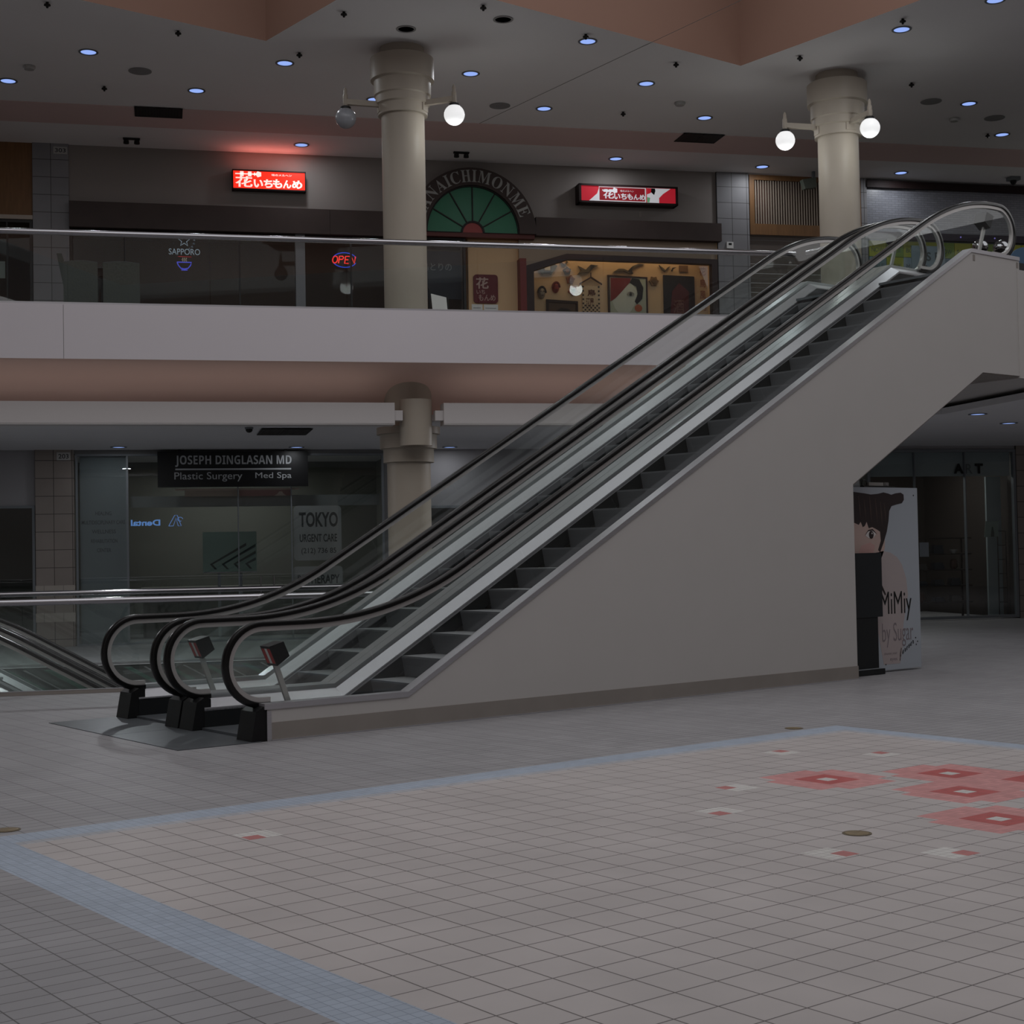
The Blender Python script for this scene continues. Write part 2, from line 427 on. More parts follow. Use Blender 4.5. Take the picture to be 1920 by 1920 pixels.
# right: shutter wall, dark band, hoarding
mb = MB().box(13.7, 22, VW+.02, VW+.3, 8.56, 9.62)
o = obj('wall_shutter', mb, tilemat('grey_shutter_brick', (136, 138, 146), .16, .05, (112, 114, 122), .005, .10, .35, 'xz', .5, .5), None, FAC, base=(13.7, VW, 8.56)); tag(o, kind='structure')
mb = MB().box(13.7, 22, VW-.08, VW+.3, 9.6, 9.76)
struct('trim_4', mb, mat('maroon_black', (40, 26, 26), .6), FAC)
mb = MB().box(13.7, 22, VW-.06, VW+.3, 8.46, 8.62)
struct('trim_5', mb, mat('violet_black', (50, 44, 56), .5), FAC)
mb = MB().box(13.7, 22, VW+.05, VW+.3, F2, 8.46)
struct('wall_hoarding', mb, mat('hoarding_grey', (120, 128, 134), .7), FAC)

# window bays (frame with mullions, panes)
def window(name, v, u0, u1, z0, z1, mulls, fm, gm, fw=.05, top=True, handles=()):
    mb = MB()
    mb.box(u0, u0+fw, v-.05, v+.05, z0, z1).box(u1-fw, u1, v-.05, v+.05, z0, z1).box(u0+fw, u1-fw, v-.05, v+.05, z0, z0+fw)
    if top: mb.box(u0+fw, u1-fw, v-.05, v+.05, z1-fw, z1)
    for m_, w_ in mulls: mb.box(m_-w_/2, m_+w_/2, v-.045, v+.045, z0+fw, z1-fw)
    root = struct(name, mb, fm, FAC)
    xs = [u0+fw]+[m_ for m_, _ in mulls]+[u1-fw]
    for a, b in zip(xs, xs[1:]):
        obj('pane', MB().box(a+.004, b-.004, v-.006, v+.006, z0+fw, z1-fw), gm, root)
    return root
m_frame_dk = mat('dark_frame', (34, 32, 31), .4)
window('window_1', VW, -3.28, 4.6, F2, 8.2, [(-2.25, .03), (-.02, .03), (2.22, .03), (3.72, .03)], m_frame_dk, m_shop2)
window('window_2', VW, -8.5, -3.98, F2, 8.28, [(-4.45, .03), (-6.2, .03)], m_frame_dk, m_shop2)
mb = MB().box(1.09, 1.28, VW-.10, VW+.06, F2, 8.2)
struct('trim_6', mb, mat('post_grey', (122, 124, 128), .5), FAC)

# ------------------------------------------------------------------ lower shop fronts
VL = 23.5
mb = MB().box(-3.97, -3.25, VL-.08, VL+.3, 0, ZL)
o = obj('wall_pier', mb, m_pier2, None, FAC, base=(-3.97, VL-.08, -.20)); tag(o, kind='structure')
mb = MB()
for z in (1.01, .48): mb.box(-3.975, -3.245, VL-.085, VL+.0, z, z+.175)
for z in (1.01, .48):
    for u in (-3.82, -3.46): mb.box(u-.004, u+.004, VL-.087, VL, z, z+.175, 1)
struct('trim_7', mb, [mat('pale_tile', (162, 154, 146), .5), mat('joint', (120, 116, 114))], FAC)
mb = MB().box(-11, -3.97, VL, VL+.2, 2.73, ZL)
struct('wall_lower_left', mb, mat('wall_lower_grey', (150, 148, 150), .8), FAC)
mb = MB().box(3.4, 13.2, VL, VL+.2, 2.64, ZL)
struct('wall_lower_middle', mb, mat('wall_lower_grey', (150, 148, 150), .8), FAC)
mb = MB().box(-3.25, 3.4, VL-.03, VL+.2, 3.72, ZL).box(2.8, 3.4, VL, VL+.2, 0, 3.72)
struct('wall_lower_header', mb, mat('header_grey', (112, 112, 112), .7), FAC)
mb = MB().box(-11, 13.2, 27.4, 27.5, 0, ZL).box(-11, -10.9, VL, 27.4, 0, ZL).box(13.1, 13.2, 22.9, 27.4, 0, ZL).box(-3.6, -3.5, VL+.3, 27.4, 0, ZL).box(3.2, 3.3, VL+.25, 27.4, 0, ZL)
struct('wall_lower_interior', mb, mat('clinic_interior', (104, 106, 100), .8), FAC)
window('window_3', VL, -3.22, 2.8, 0, 3.72, [(-2.25, .04), (-.12, .02), (.93, .02)], m_sill, m_shop, .04)
window('window_4', VL, -8.5, -3.98, .05, 2.73, [(-6.2, .04)], m_sill, m_shop)
window('window_5', VL, 3.4, 13.1, .05, 2.64, [(5.5, .04), (7.6, .04), (9.7, .04), (11.4, .04)], m_sill, m_shop)
# frosted partition behind the left pane
struct('wall_partition', MB().box(-3.15, -2.27, VL+.12, VL+.16, .03, 3.7), mat('partition_grey', (120, 128, 130), .7), FAC)
struct('trim_8', MB().box(-2.2, 2.76, VL+.3, VL+.36, 2.68, 2.9), mat('bulkhead_grey', (112, 116, 114), .6), FAC)
# the far right shop
VA = 22.9
mb = MB().box(13.2, 16.66, VA+.04, VA+.1, 3.14, 3.68).box(16.3, 16.66, VA+.42, VA+.48, 0, 3.14)
struct('wall_art_header', mb, mat('art_header', (136, 146, 148), .6), FAC)
window('window_6', VA, 13.2, 16.76, .02, 3.72, [(14.32, .015), (15.53, .015)], m_sill, m_shop, .06)
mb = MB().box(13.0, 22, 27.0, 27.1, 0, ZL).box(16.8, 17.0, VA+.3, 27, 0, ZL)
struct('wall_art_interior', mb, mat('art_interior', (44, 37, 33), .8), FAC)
mb = MB().box(16.77, 22, VA-.05, VA+.3, 0, ZL)
o = obj('wall_pier', mb, m_pier2, None, FAC, base=(16.77, VA-.05, -.2)); tag(o, kind='structure')
mb = MB().box(13.0, 17, VA-.01, VA+.3, 3.7, ZL)
struct('trim_9', mb, mat('wall_lower_grey', (150, 148, 150)), FAC)

# ================================================================== ESCALATORS
K0, K1, Z0, Z1 = 3.89, 13.226, .293, 5.637   # knees of the balustrade foot line
SL = (Z1-Z0)/(K1-K0)
def zc(x): return Z0 if x < K0 else (Z1 if x > K1 else Z0+SL*(x-K0))
def rail_path():
    zb, zt, r = 1.05, 6.40, .365
    xi0 = K0+(zb-1.093)/SL; xi1 = K0+(zt-1.093)/SL
    c0, c1 = (2.385, zb-r), (14.08, zt-r)
    P = [(2.46, zb-2*r), (2.42, zb-2*r)]
    for i in range(25):
        a = -PI/2-PI*i/24; P.append((c0[0]+r*math.cos(a), c0[1]+r*math.sin(a)))
    def bez(p0, p1, p2, n=16): return [((1-t)**2*p0[0]+2*t*(1-t)*p1[0]+t*t*p2[0], (1-t)**2*p0[1]+2*t*(1-t)*p1[1]+t*t*p2[1]) for t in [i/n for i in range(n+1)]]
    q = 1.0; ca, sa = math.cos(math.atan(SL)), math.sin(math.atan(SL))
    P += [(2.6, zb)]
    P += bez((xi0-q, zb), (xi0, zb), (xi0+q*ca, zb+q*sa))
    n = 40; a = (xi0+q*ca, zb+q*sa); b = (xi1-q*ca, zt-q*sa)
    P += [(a[0]+(b[0]-a[0])*i/n, a[1]+(b[1]-a[1])*i/n) for i in range(1, n)]
    P += bez(b, (xi1, zt), (xi1+.85, zt))
    for i in range(1, 25):
        t = PI/2-PI*i/24; P.append((c1[0]+r*math.cos(t), c1[1]+r*math.sin(t)))
    P += [(13.9, zt-2*r)]
    out = []
    for i, p in enumerate(P):
        d = Vector(P[min(i+1, len(P)-1)])-Vector(P[max(i-1, 0)]); d.normalize(); out.append((p[0], p[1], d.x, d.y))
    return out
RP = rail_path()
def foot(x, z, tx, tz):
    if tx < .5: return None
    nx, nz = -tz, tx; a, b = 0.0, 3.0
    for _ in range(50):
        m_ = (a+b)/2
        if z-nz*m_ > zc(x-nx*m_)+.01: a = m_
        else: b = m_
    return (x-nx*a, z-nz*a)
W_E = 1.485
GA, GB = .138, W_E-.138
def side_outline():
    return [(2.36, 0), (10.62, 0), (10.62, 2.43), (13.43, 4.0), (14.36, 4.0), (14.36, Z1-.006), (K1, Z1-.006), (K0, Z0-.006), (2.36, Z0-.006)]
def build_escalator(yo, label, group):
    E = thing('escalator', (2.3, yo, 0), label, 'escalator', group)
    # cladding
    for a, b in ((0, .02), (W_E-.02, W_E)):
        p = obj('side_panel', MB().prism(side_outline(), yo+a, yo+b), m_panel, E)
        y0, y1 = (yo-.008, yo) if a == 0 else (yo+W_E, yo+W_E+.008)
        if a: continue
        obj('kick_plate', MB().box(2.40, 10.63, y0, y1, .012, .166), m_taupe, p)
        obj('floor_trim', MB().box(2.40, 10.64, y0-.012 if a == 0 else y0, y1 if a == 0 else y1+.012, .0, .012), m_steel, p)
        if a == 0:
            for x in (13.29, 14.31): obj('cover_clip', MB().box(x-.022, x+.022, yo-.006, yo, Z1-.115, Z1-.035), m_taupe, p)
        obj('end_trim', MB().box(2.355, 2.40, y0, y1, .0, Z0-.02), m_steel, p)
    mb = MB()
    mb.prism([(10.60, .0), (10.60, 2.43), (13.42, 4.01), (14.34, 4.01), (14.34, 3.99), (13.43, 3.98), (10.63, 2.41), (10.63, 0)], yo+.02, yo+W_E-.02)
    obj('soffit', mb, m_taupe, E)
    # decks
    def strip(ya, za, yb, zb, name, m, th=.03):
        xs = [2.33, K0, K1, 14.36]; vs = []
        for x in xs:
            z = zc(x)
            vs += [(x, yo+ya, z+za), (x, yo+yb, z+zb), (x, yo+yb, z+zb-th), (x, yo+ya, z+za-th)]
        fs = []
        for i in range(3):
            for k in range(4): fs.append((4*i+k, 4*i+(k+1) % 4, 4*i+4+(k+1) % 4, 4*i+4+k))
        fs += [(3, 2, 1, 0), (12, 13, 14, 15)]
        return obj(name, MB().add(vs, fs), m, E)
    strip(-.012, .045, GA-.008, .045, 'outer_deck', m_steel, .052); strip(GB+.008, .045, W_E+.012, .045, 'outer_deck', m_steel, .052)
    strip(GA+.012, .0, .295, -.075, 'inner_deck', m_steel); strip(W_E-.295, -.075, GB-.012, 0, 'inner_deck', m_steel)
    # skirts
    for y in (.285, W_E-.295):
        mb = MB()
        xs = [2.33, K0, K1, 14.36]; vs = []
        for x in xs:
            z = zc(x); lo = max(z-.75, 0.002) if x < K1 else Z1-.34
            vs += [(x, yo+y, z-.09), (x, yo+y+.01, z-.09), (x, yo+y+.01, lo), (x, yo+y, lo)]
        fs = []
        for i in range(3):
            for k in range(4): fs.append((4*i+k, 4*i+(k+1) % 4, 4*i+4+(k+1) % 4, 4*i+4+k))
        fs += [(3, 2, 1, 0), (12, 13, 14, 15)]
        sk = obj('skirt', MB().add(vs, fs), m_skirt, E)
        yy = yo+y+(.012 if y < .5 else -.004)
        mb = MB(); mb.prism([(3.3, Z0-.105), (K0, Z0-.105), (12.75, zc(12.75)-.112), (13.2, zc(13.1)-.13), (13.2, zc(13.1)-.142), (12.75, zc(12.75)-.126), (K0, Z0-.119), (3.3, Z0-.119)], yy-.002, yy+.004)
        obj('guard_strip', mb, m_steel, sk)
    # newel feet
    for a, b in ((-.0, .295), (W_E-.295, W_E)):
        obj('newel_base', MB().prism([(2.20, .003), (2.40, .003), (2.40, .30), (2.33, .315), (2.25, .27)], yo+a+.004, yo+b-.004), m_black, E)
        obj('newel_base', MB().box(14.36, 14.5, yo+a+.004, yo+b-.004, F2+.002, Z1-.03), m_black, E)
    # balustrades: glass, guide rail and handrail on each side
    cuts = [4.1+1.2*k for k in range(8)]
    for y in (GA, GB):
        groups = [[] for _ in range(len(cuts)+1)]
        for x, z, tx, tz in RP:
            nx, nz = -tz, tx; q = (x-nx*.035, z-nz*.035)
            k = sum(1 for c in cuts if x > c); groups[k].append((q, foot(x, z, tx, tz)))
        # exact ends at the cuts
        def at(xc):
            for (x0, z0, a0, b0), (x1, z1, a1, b1) in zip(RP, RP[1:]):
                if x0 <= xc <= x1 and a0 > .5:
                    t = (xc-x0)/(x1-x0); x, z, tx, tz = x0+t*(x1-x0), z0+t*(z1-z0), a0+t*(a1-a0), b0+t*(b1-b0)
                    nx, nz = -tz, tx
                    return ((x-nx*.035, z-nz*.035), foot(x, z, tx, tz))
        g = .0045
        for i, c in enumerate(cuts):
            groups[i].append(at(c-g)); groups[i+1].insert(0, at(c+g))
        for i, gr in enumerate(groups):
            top = [q for q, _ in gr]; low = [f for _, f in gr if f is not None and 2.42 < f[0] < 14.3]
            if i == 0: low = [(2.45, Z0+.01)]+[f for f in low if f[0] > 2.5]
            if i == len(cuts): low = [f for f in low if f[0] < 14.2]+[(14.25, Z1+.01)]
            low2 = []
            for f in low:
                if not low2 or f[0] > low2[-1][0]+1e-4: low2.append(f)
            # the sharp knees
            for kx, kz in ((K0, Z0+.01), (K1, Z1+.01)):
                if low2[0][0] < kx < low2[-1][0]: low2 = [f for f in low2 if abs(f[0]-kx) > .02]+[(kx, kz)]; low2.sort()
            obj('glass_panel', MB().prism(top+low2[::-1], yo+y-.005, yo+y+.005), m_railglass, E)
        path = [(x, z, tx, tz, yo+y) for x, z, tx, tz in RP]
        obj('guide_rail', MB().sweep(path, [(-.024, -.064), (-.024, -.006), (.024, -.006), (.024, -.064)]), m_bronze, E, smooth=True)
        obj('handrail', MB().sweep(path, [(-.032, -.022), (-.042, -.016), (-.042, .012), (-.034, .026), (-.015, .033), (.015, .033), (.034, .026), (.042, .012), (.042, -.016), (.032, -.022)]), m_rubber, E, smooth=True)
    # steps
    for n in range(-1, 23):
        x, z = 4.22+.389*n, min(.367+.223*n, F2-.01)
        mb = MB()
        prof = [(x, z), (x, z-.02), (x+.02, z-.10), (x+.045, z-.235), (x+.06, z-.235), (x+.03, z-.03), (x+.42, z-.03), (x+.42, z)]
        mb.prism(prof, yo+.30, yo+W_E-.30)
        mb.m = [1]*len(mb.f)
        mb.m[2+7] = 0
        st = obj('step', mb, [m_tread, m_riser], E)
    # landing plates
    lp = obj('landing_plate', MB().box(1.48, 2.30, yo-.01, yo+W_E+.012, .001, .006), m_comb, E)
    obj('comb_plate', MB().box(2.30, 3.75, yo+.297, yo+W_E-.297, .001, .03), m_comb, E)
    obj('landing_plate', MB().box(12.75, 14.9, yo+.297, yo+W_E-.297, F2-.03, F2+.004), m_comb, E)
    # sign posts at both ends
    for x0, x1, zb, s in ((2.72, 2.555, Z0, -1), (13.70, 13.90, Z1-.02, 1)):
        zt = zb+(.44 if s < 0 else .52)
        mb = MB(); w = .026
        mb.prism([(x0-w, zb-.02), (x0+w, zb-.02), (x1+w, zt), (x1-w, zt)], yo+.215, yo+.245)
        sp = obj('sign_post', mb, m_bronze, E)
        d = Vector((x1-x0, zt-zb)).normalized(); nrm = Vector((-d.y, d.x))*(-s)*-1
        nrm = Vector((s*.78, -.35)).normalized(); tv = Vector((-nrm.y*s, nrm.x*s))
        if tv.y < 0: tv = -tv
        c = Vector((x1-.015*s, zt+.045)); a, b = .085, .10
        pts = [c+nrm*a*.8-tv*b, c+nrm*a*.8+tv*b, c-nrm*a+tv*b*.75, c-nrm*a-tv*b*.75]
        bx = obj('sign_box', MB().prism([tuple(p) for p in pts], yo+.14, yo+.32), m_black, sp)
        f0, f1 = pts[0]+nrm*.002, pts[1]+nrm*.002
        mb = MB()
        for i, (y0, y1, mi) in enumerate(((.15, .205, 0), (.208, .252, 1), (.255, .31, 0))):
            p0 = f0+(f1-f0)*.12; p1 = f0+(f1-f0)*.88
            mb.face([(p0.x, yo+y0, p0.y), (p0.x, yo+y1, p0.y), (p1.x, yo+y1, p1.y), (p1.x, yo+y0, p1.y)], mi)
        obj('pictogram_label', mb, [mat('label_red', (190, 60, 58), .5), m_white], bx)
    return E
E1 = build_escalator(6.77, 'near escalator with the cream side panel facing the patterned plaza', 'escalator pair up to the balcony')
def place_esc(base, frame, label, group): return dup(E1, base, frame, label, group)
E2 = place_esc((2.3, 6.77+1.515, 0), WLD, 'far escalator of the rising pair, on the pit railing side', 'escalator pair up to the balcony')
# the pair going down into the pit runs along the shop fronts; the local x axis points to the left there
FLIP = Matrix.Rotation(PI-AL, 4, 'Z')
def pit_base(u_shift, v0):      # local (2.3, 0, 0) of the escalator -> facade point
    return FLIP.inverted() @ FAC @ Vector((u_shift-2.3, v0, -F2))
place_esc(pit_base(8.9, 16.4), FLIP, 'descending escalator in the pit, the one beside the far railing', 'escalators down into the pit')
place_esc(pit_base(8.9, 14.9), FLIP, 'descending escalator in the pit, the one beside the near railing', 'escalators down into the pit')

s = thing('slanting_bands', (-1.2, 17.55, -1.2), 'row of slanting steel and green glass bands inside the pit, at the far wall', 'balustrade', None, FAC)  # stand-in bands for slanting stripes of unknown origin
for i in range(20):
    u = -4.6+.30*i; dz = -SL*1.6
    m_ = m_steel if i % 2 else mat('green_glass_edge', (96, 122, 112), .2, spec=.5)
    w = .035 if i % 2 else .11
    obj('slanting_band', MB().prism([(u, -.02), (u+w, -.02), (u+w+1.6, -.02+dz), (u+1.6, -.02+dz)], 17.5+.012*(i % 3), 17.55+.012*(i % 3), 'xz'), m_, s)

# ================================================================== COLUMNS AND LAMPS
def column(u, v, zbot, label, lower):
    C = thing('column', (u, v, zbot), label, 'column', 'round cream columns', FAC)
    R = .347
    obj('shaft', MB().lathe([(R, zbot), (R, 8.72)], u, v, 48), m_col, C, smooth=True)
    prof = [(R, 8.70), (.398, 8.70), (.398, 8.86), (.415, 8.87), (.435, 8.88), (.435, 9.00), (.445, 9.01), (.46, 9.02), (.46, 9.25), (.512, 9.27), (.512, 9.62), (.50, 9.63), (.36, 9.63), (.357, 9.64), (.357, ZC-.001)]
    cp = obj('capital', MB().lathe(prof, u, v, 48), m_col, C, smooth=True)
    obj('base_ring', MB().lathe([(R+.03, F2+.001), (R+.03, F2+.16), (R+.005, F2+.17), (R, F2+.17)], u, v, 48), mat('column_base', (150, 142, 132), .5), C, smooth=True)
    if lower:
        prof = [(R+.001, 3.12), (.404, 3.12), (.404, 3.33), (.41, 3.34), (.456, 3.34), (.456, 3.55), (.46, 3.56), (.507, 3.57), (.507, 3.68), (.38, 3.70), (.38, 4.40)]
        obj('capital', MB().lathe(prof, u, v, 48), m_col, C, smooth=True)
    return C
column(2.26, 17.0, -5.39, 'round cream column left of the arched sign, rising through the curved salmon soffit', True)
column(9.85, 17.0, F2, 'round cream column behind the upper end of the escalators', False)

def globe_lamp(cu, cv, du, dv, label, lit):
    ang = math.atan2(dv, du); L = math.hypot(du, dv); c, s = math.cos(ang), math.sin(ang)
    fr = Matrix.Rotation(-AL, 4, 'Z') @ Matrix.Translation((cu, cv, 0)) @ Matrix.Rotation(ang, 4, 'Z')
    G = thing('globe_lamp', (.40, 0, 8.80), label, 'wall lamp', 'globe lamps on the column capitals', fr)
    obj('arm', MB().box(.39, L+.03, -.035, .035, 8.83, 8.915), m_col, G)
    obj('mounting_plate', MB().box(.375, .405, -.09, .09, 8.74, 8.985), m_col, G)
    obj('finial', MB().lathe([(.035, 8.80), (.04, 8.83), (.04, 8.98), (.028, 9.0), (.028, 9.06), (.012, 9.10)], L, 0, 16), m_col, G, smooth=True)
    obj('holder', MB().lathe([(.085, 8.755), (.085, 8.79), (.06, 8.805), (.03, 8.81)], L, 0, 20), m_black, G, smooth=True)
    g = MB().sphere((L, 0, 8.615), .165, 32)
    obj('globe', g, m_globe if lit else m_globe0, G, smooth=True)
    if lit:
        l = bpy.data.lights.new('globe_light', 'POINT'); l.energy = 9; l.color = (.96, 1, .98); l.shadow_soft_size = .165
        lo = bpy.data.objects.new('globe_light', l); COL.objects.link(lo)
        lo.matrix_world = fr @ Matrix.Translation((L, 0, 8.40))
    return G
globe_lamp(2.26, 17.0, -.93, -.06, 'unlit grey globe lamp on the left arm of the left column', False)
globe_lamp(2.26, 17.0, .74, -.52, 'lit white globe lamp on the right arm of the left column', True)
globe_lamp(9.85, 17.0, -.98, .0, 'lit white globe lamp on the left arm of the right column', True)
globe_lamp(9.85, 17.0, .12, -.95, 'lit white globe lamp on the right arm of the right column', True)

# light troughs along the balcony edge, with the half round shroud on the column
def trough(u0, u1, label):
    Tt = thing('light_trough', ((u0+u1)/2, 16.3, 3.66), label, 'light fixture', 'white light troughs under the balcony', FAC)
    mb = MB()
    mb.box(u0, u1, 16.18, 16.20, 3.67, 4.0).box(u0, u1, 16.18, 16.5, 3.66, 3.68).box(u0, u1, 16.48, 16.5, 3.68, 3.9).box(u0, u0+.02, 16.2, 16.48, 3.68, 4.0).box(u1-.02, u1, 16.2, 16.48, 3.68, 4.0)
    obj('housing', mb, m_beam, Tt)
    obj('tube', MB().tube([(u0+.1, 16.36, 3.78), (u1-.1, 16.36, 3.78)], .02, 8), m_white, Tt)
    l = bpy.data.lights.new('trough_light', 'AREA'); l.shape = 'RECTANGLE'; l.size = u1-u0-.3; l.size_y = .1; l.energy = 0.30*(u1-u0); l.color = (1, .96, .93)
    lo = bpy.data.objects.new('trough_light', l); COL.objects.link(lo); lo.matrix_world = FAC @ Matrix.Translation(((u0+u1)/2, 16.36, 3.84)) @ Matrix.Rotation(PI, 4, 'X')
    e = u1 if u1 < 3 else u0; d = 1 if u1 < 3 else -1
    obj('connector', MB().box(min(e, e+d*.13), max(e, e+d*.13), 16.22, 16.38, 3.73, 3.885), m_beam, Tt)
trough(-11, 1.92, 'long white light trough under the balcony, left of the column')
trough(2.69, 8.9, 'white light trough under the balcony, right of the column')
prof = [(.255, 3.35), (.255, 4.08), (.235, 4.08), (.235, 3.35)]
SH = thing('column_shroud', (2.29, 16.45, 3.35), 'half round cream shroud on the front of the column between the light troughs', 'column cover', None, FAC)
mb = MB().lathe([(.255, 3.35), (.255, 4.07)], 2.29, 16.45, 24, -PI, 0)
mb.lathe([(.235, 3.35), (.235, 4.07)], 2.29, 16.45, 24, -PI, 0)
mb.lathe([(.255, 4.07), (.001, 4.07)], 2.29, 16.45, 24, -PI, 0)
mb.lathe([(.255, 3.35), (.235, 3.35)], 2.29, 16.45, 24, -PI, 0)
obj('shell', mb, m_col, SH, smooth=True)

# ================================================================== RAILINGS
def railing(name, v, u0, u1, zf, zr, seg, label, thick=.045, post=False):
    Rr = thing(name, ((u0+u1)/2, v, zf), label, 'railing', None, FAC)
    obj('base_channel', MB().box(u0, u1, v-.03, v+.03, zf+.002, zf+.04), m_steel, Rr)
    u = u0
    while u < u1-.1:
        e = min(u+seg, u1)
        obj('glass_panel', MB().box(u+.005, e-.005, v-.006, v+.006, zf+.045, zr-.02), m_railglass, Rr)
        u = e
    obj('handrail', MB().tube([(u0, v, zr), (u1, v, zr)], thick, 14), m_chrome, Rr, smooth=True)
    return Rr
railing('glass_railing', VF+.10, -10.96, 8.45, F2+.01, 6.405, 2.02, 'upper balcony glass railing with a chrome top rail')
railing('glass_railing', 12.95, -10.9, 3.58, 0, 1.15, 1.9, 'glass railing of the escalator pit nearest the plaza', .042)
railing('glass_railing', 17.95, -10.9, 3.58, 0, 1.15, 1.9, 'glass railing on the far side of the escalator pit', .042)
Rr = thing('glass_railing', (14.36, 10.25, F2), 'short glass railing beside the top of the far escalator', 'railing')
obj('glass_panel', MB().box(14.35, 14.362, 9.85, 10.6, F2+.03, 6.38), m_railglass, Rr)
obj('handrail', MB().tube([(14.356, 9.82, 6.405), (14.356, 10.62, 6.405)], .042, 12), m_chrome, Rr, smooth=True)
s = thing('kerb_plate', (-3.6, 12.9, 0), 'steel kerb plate along the near glass of the escalator pit', 'kerb', None, FAC)
obj('plate', MB().box(-10.9, 3.58, 12.87, 12.90, 0.001, .046), m_taupe, s)
obj('top_trim', MB().box(-10.9, 3.58, 12.868, 12.915, .046, .054), m_steel, s)

# ================================================================== CEILING FITTINGS
def fit(name, mb, m, label, cat, group=None, smooth=False):
    return tag(obj(name, mb, m, None, FAC, smooth), label, cat, group)
def downlight(u, v, z, label, on=True):
    D = thing('downlight', (u, v, z), label, 'downlight', 'recessed downlights', FAC)
    obj('rim', MB().lathe([(.155, z-.003), (.155, z-.012), (.125, z-.014), (.12, z-.003)], u, v, 24), m_sill if on else mat('rim_grey', (150, 148, 148), .4), D, smooth=True)
    if on:
        l = bpy.data.lights.new('downlight_beam', 'AREA'); l.shape = 'DISK'; l.size = .2; l.energy = 8.5 if z > 5 else 4 if u > 10 else 42 if v < 18 else 4.5; l.color = (.93, .96, 1.0)
        lo = bpy.data.objects.new('downlight_beam', l); COL.objects.link(lo); lo.matrix_world = FAC @ Matrix.Translation((u, v, z-.02))
    obj('lens', MB().lathe([(.121, z-.006), (.0005, z-.006)], u, v, 24), m_down if on else mat('lens_dull', (132, 130, 132), .25, .6), D)
rows = [('in the row behind the skylight edge', [(-2.65, 18.0), (.47, 18.0), (3.6, 18.0), (6.73, 18.0), (13.03, 18.1)]),
        ('in the row before the pink band', [(-4.04, 19.72), (-.92, 19.72), (2.2, 19.7), (5.33, 19.72), (8.48, 19.78), (11.7, 19.85), (14.8, 19.87)]),
        ('in the row nearest the upper shops', [(1.18, 22.86), (7.68, 22.86), (10.99, 22.98), (14.24, 22.98)])]
for where, L in rows:
    for i, (u, v) in enumerate(L):
        downlight(u, v, ZC, 'bluish round downlight, %s from left %s' % (ORD[i], where))
downlight(5.12, 16.11, ZC, 'bluish round downlight between the two points of the orange skylight well')
downlight(9.87, 14.71, ZC, 'bluish round downlight right of the orange skylight point, nearest the right column')
downlight(10.66, 13.3, ZC, 'bluish round downlight at the top edge, right of the orange skylight well')
downlight(2.18, 16.07, ZC, 'unlit round downlight right in front of the left column top', False)
downlight(3.57, 15.4, ZC, 'unlit round downlight right of the left column top, below the orange skylight edge', False)
for i, (u, v) in enumerate([(-2.38, 22.66), (.99, 22.77), (4.06, 22.86)]):
    downlight(u, v, ZL, 'downlight under the balcony, %s from left' % ORD[i])
for i, (u, v) in enumerate([(-5.5, 17.62), (-2.38, 17.62), (5.0, 17.62), (8.0, 17.62)]):  # unseen row added behind the trough to brighten the lower ceiling
    downlight(u, v, ZL, 'added unseen downlight above the far pit railing, %s from left' % ORD[i])
for i, (u, v) in enumerate([(11.55, 15.6), (13.15, 17.26), (17.6, 23.0)]):
    downlight(u, v, ZL, 'downlight in the lower right ceiling near the letters A T, %s from the viewer' % ORD[i])
for i, (u, v) in enumerate(sorted([(-3.13, 15.91), (-1.26, 16.78), (-2.47, 19.76), (.66, 17.46), (1.15, 15.52), (3.15, 14.89), (5.0, 15.81), (6.87, 16.85), (8.8, 16.18), (9.66, 14.28), (11.36, 17.16), (14.49, 19.88), (6.84, 19.69)])):
    mb = MB().lathe([(.022, ZC-.002), (.022, ZC-.012), (.014, ZC-.02), (.014, ZC-.05), (.045, ZC-.032), (.05, ZC-.05), (.02, ZC-.062), (.016, ZC-.085), (.001, ZC-.086)], u, v, 12)
    fit('sprinkler', mb, m_grille, 'small dark sprinkler head, %s from the left on the upper ceiling' % ORD[i], 'sprinkler', 'upper ceiling sprinklers', True)
for i, (u, v) in enumerate([(-1.86, 18.82), (4.49, 19.69), (12.26, 18.1), (14.02, 18.86)]):
    mb = MB().lathe([(.19, ZC-.003), (.19, ZC-.012), (.12, ZC-.016), (.10, ZC-.008), (.06, ZC-.018), (.001, ZC-.018)], u, v, 24)
    fit('ceiling_speaker', mb, mat('speaker_grey', (138, 136, 136), .7), 'round grey ceiling speaker, %s from the left' % ORD[i], 'speaker', 'upper ceiling speakers', True)
for i, (u, v) in enumerate([(-3.63, 18.88), (7.69, 18.95), (13.26, 19.02)]):
    mb = MB().lathe([(.10, ZC-.002), (.10, ZC-.03), (.08, ZC-.06), (.001, ZC-.062)], u, v, 16)
    fit('smoke_detector', mb, mat('detector_white', (168, 166, 164), .5), 'pale smoke detector, %s from the left on the upper ceiling' % ORD[i], 'smoke detector', 'upper ceiling smoke detectors', True)
for (u, v), w in (((-2.08, 22.93), 'above the number 303 pier'), ((4.41, 22.88), 'above the arched sign')):
    Sx = thing('spot_fixture', (u, v, ZC-.1), 'dark twin spot fixture on the ceiling ' + w, 'spotlight', 'twin spot fixtures', FAC)
    obj('plate', MB().box(u-.16, u+.16, v-.04, v+.04, ZC-.03, ZC-.002), m_grille, Sx)
    for d in (-.1, .1): obj('lamp_head', MB().lathe([(.02, ZC-.03), (.05, ZC-.05), (.055, ZC-.11), (.045, ZC-.11), (.001, ZC-.09)], u+d, v, 14), m_grille, Sx, smooth=True)
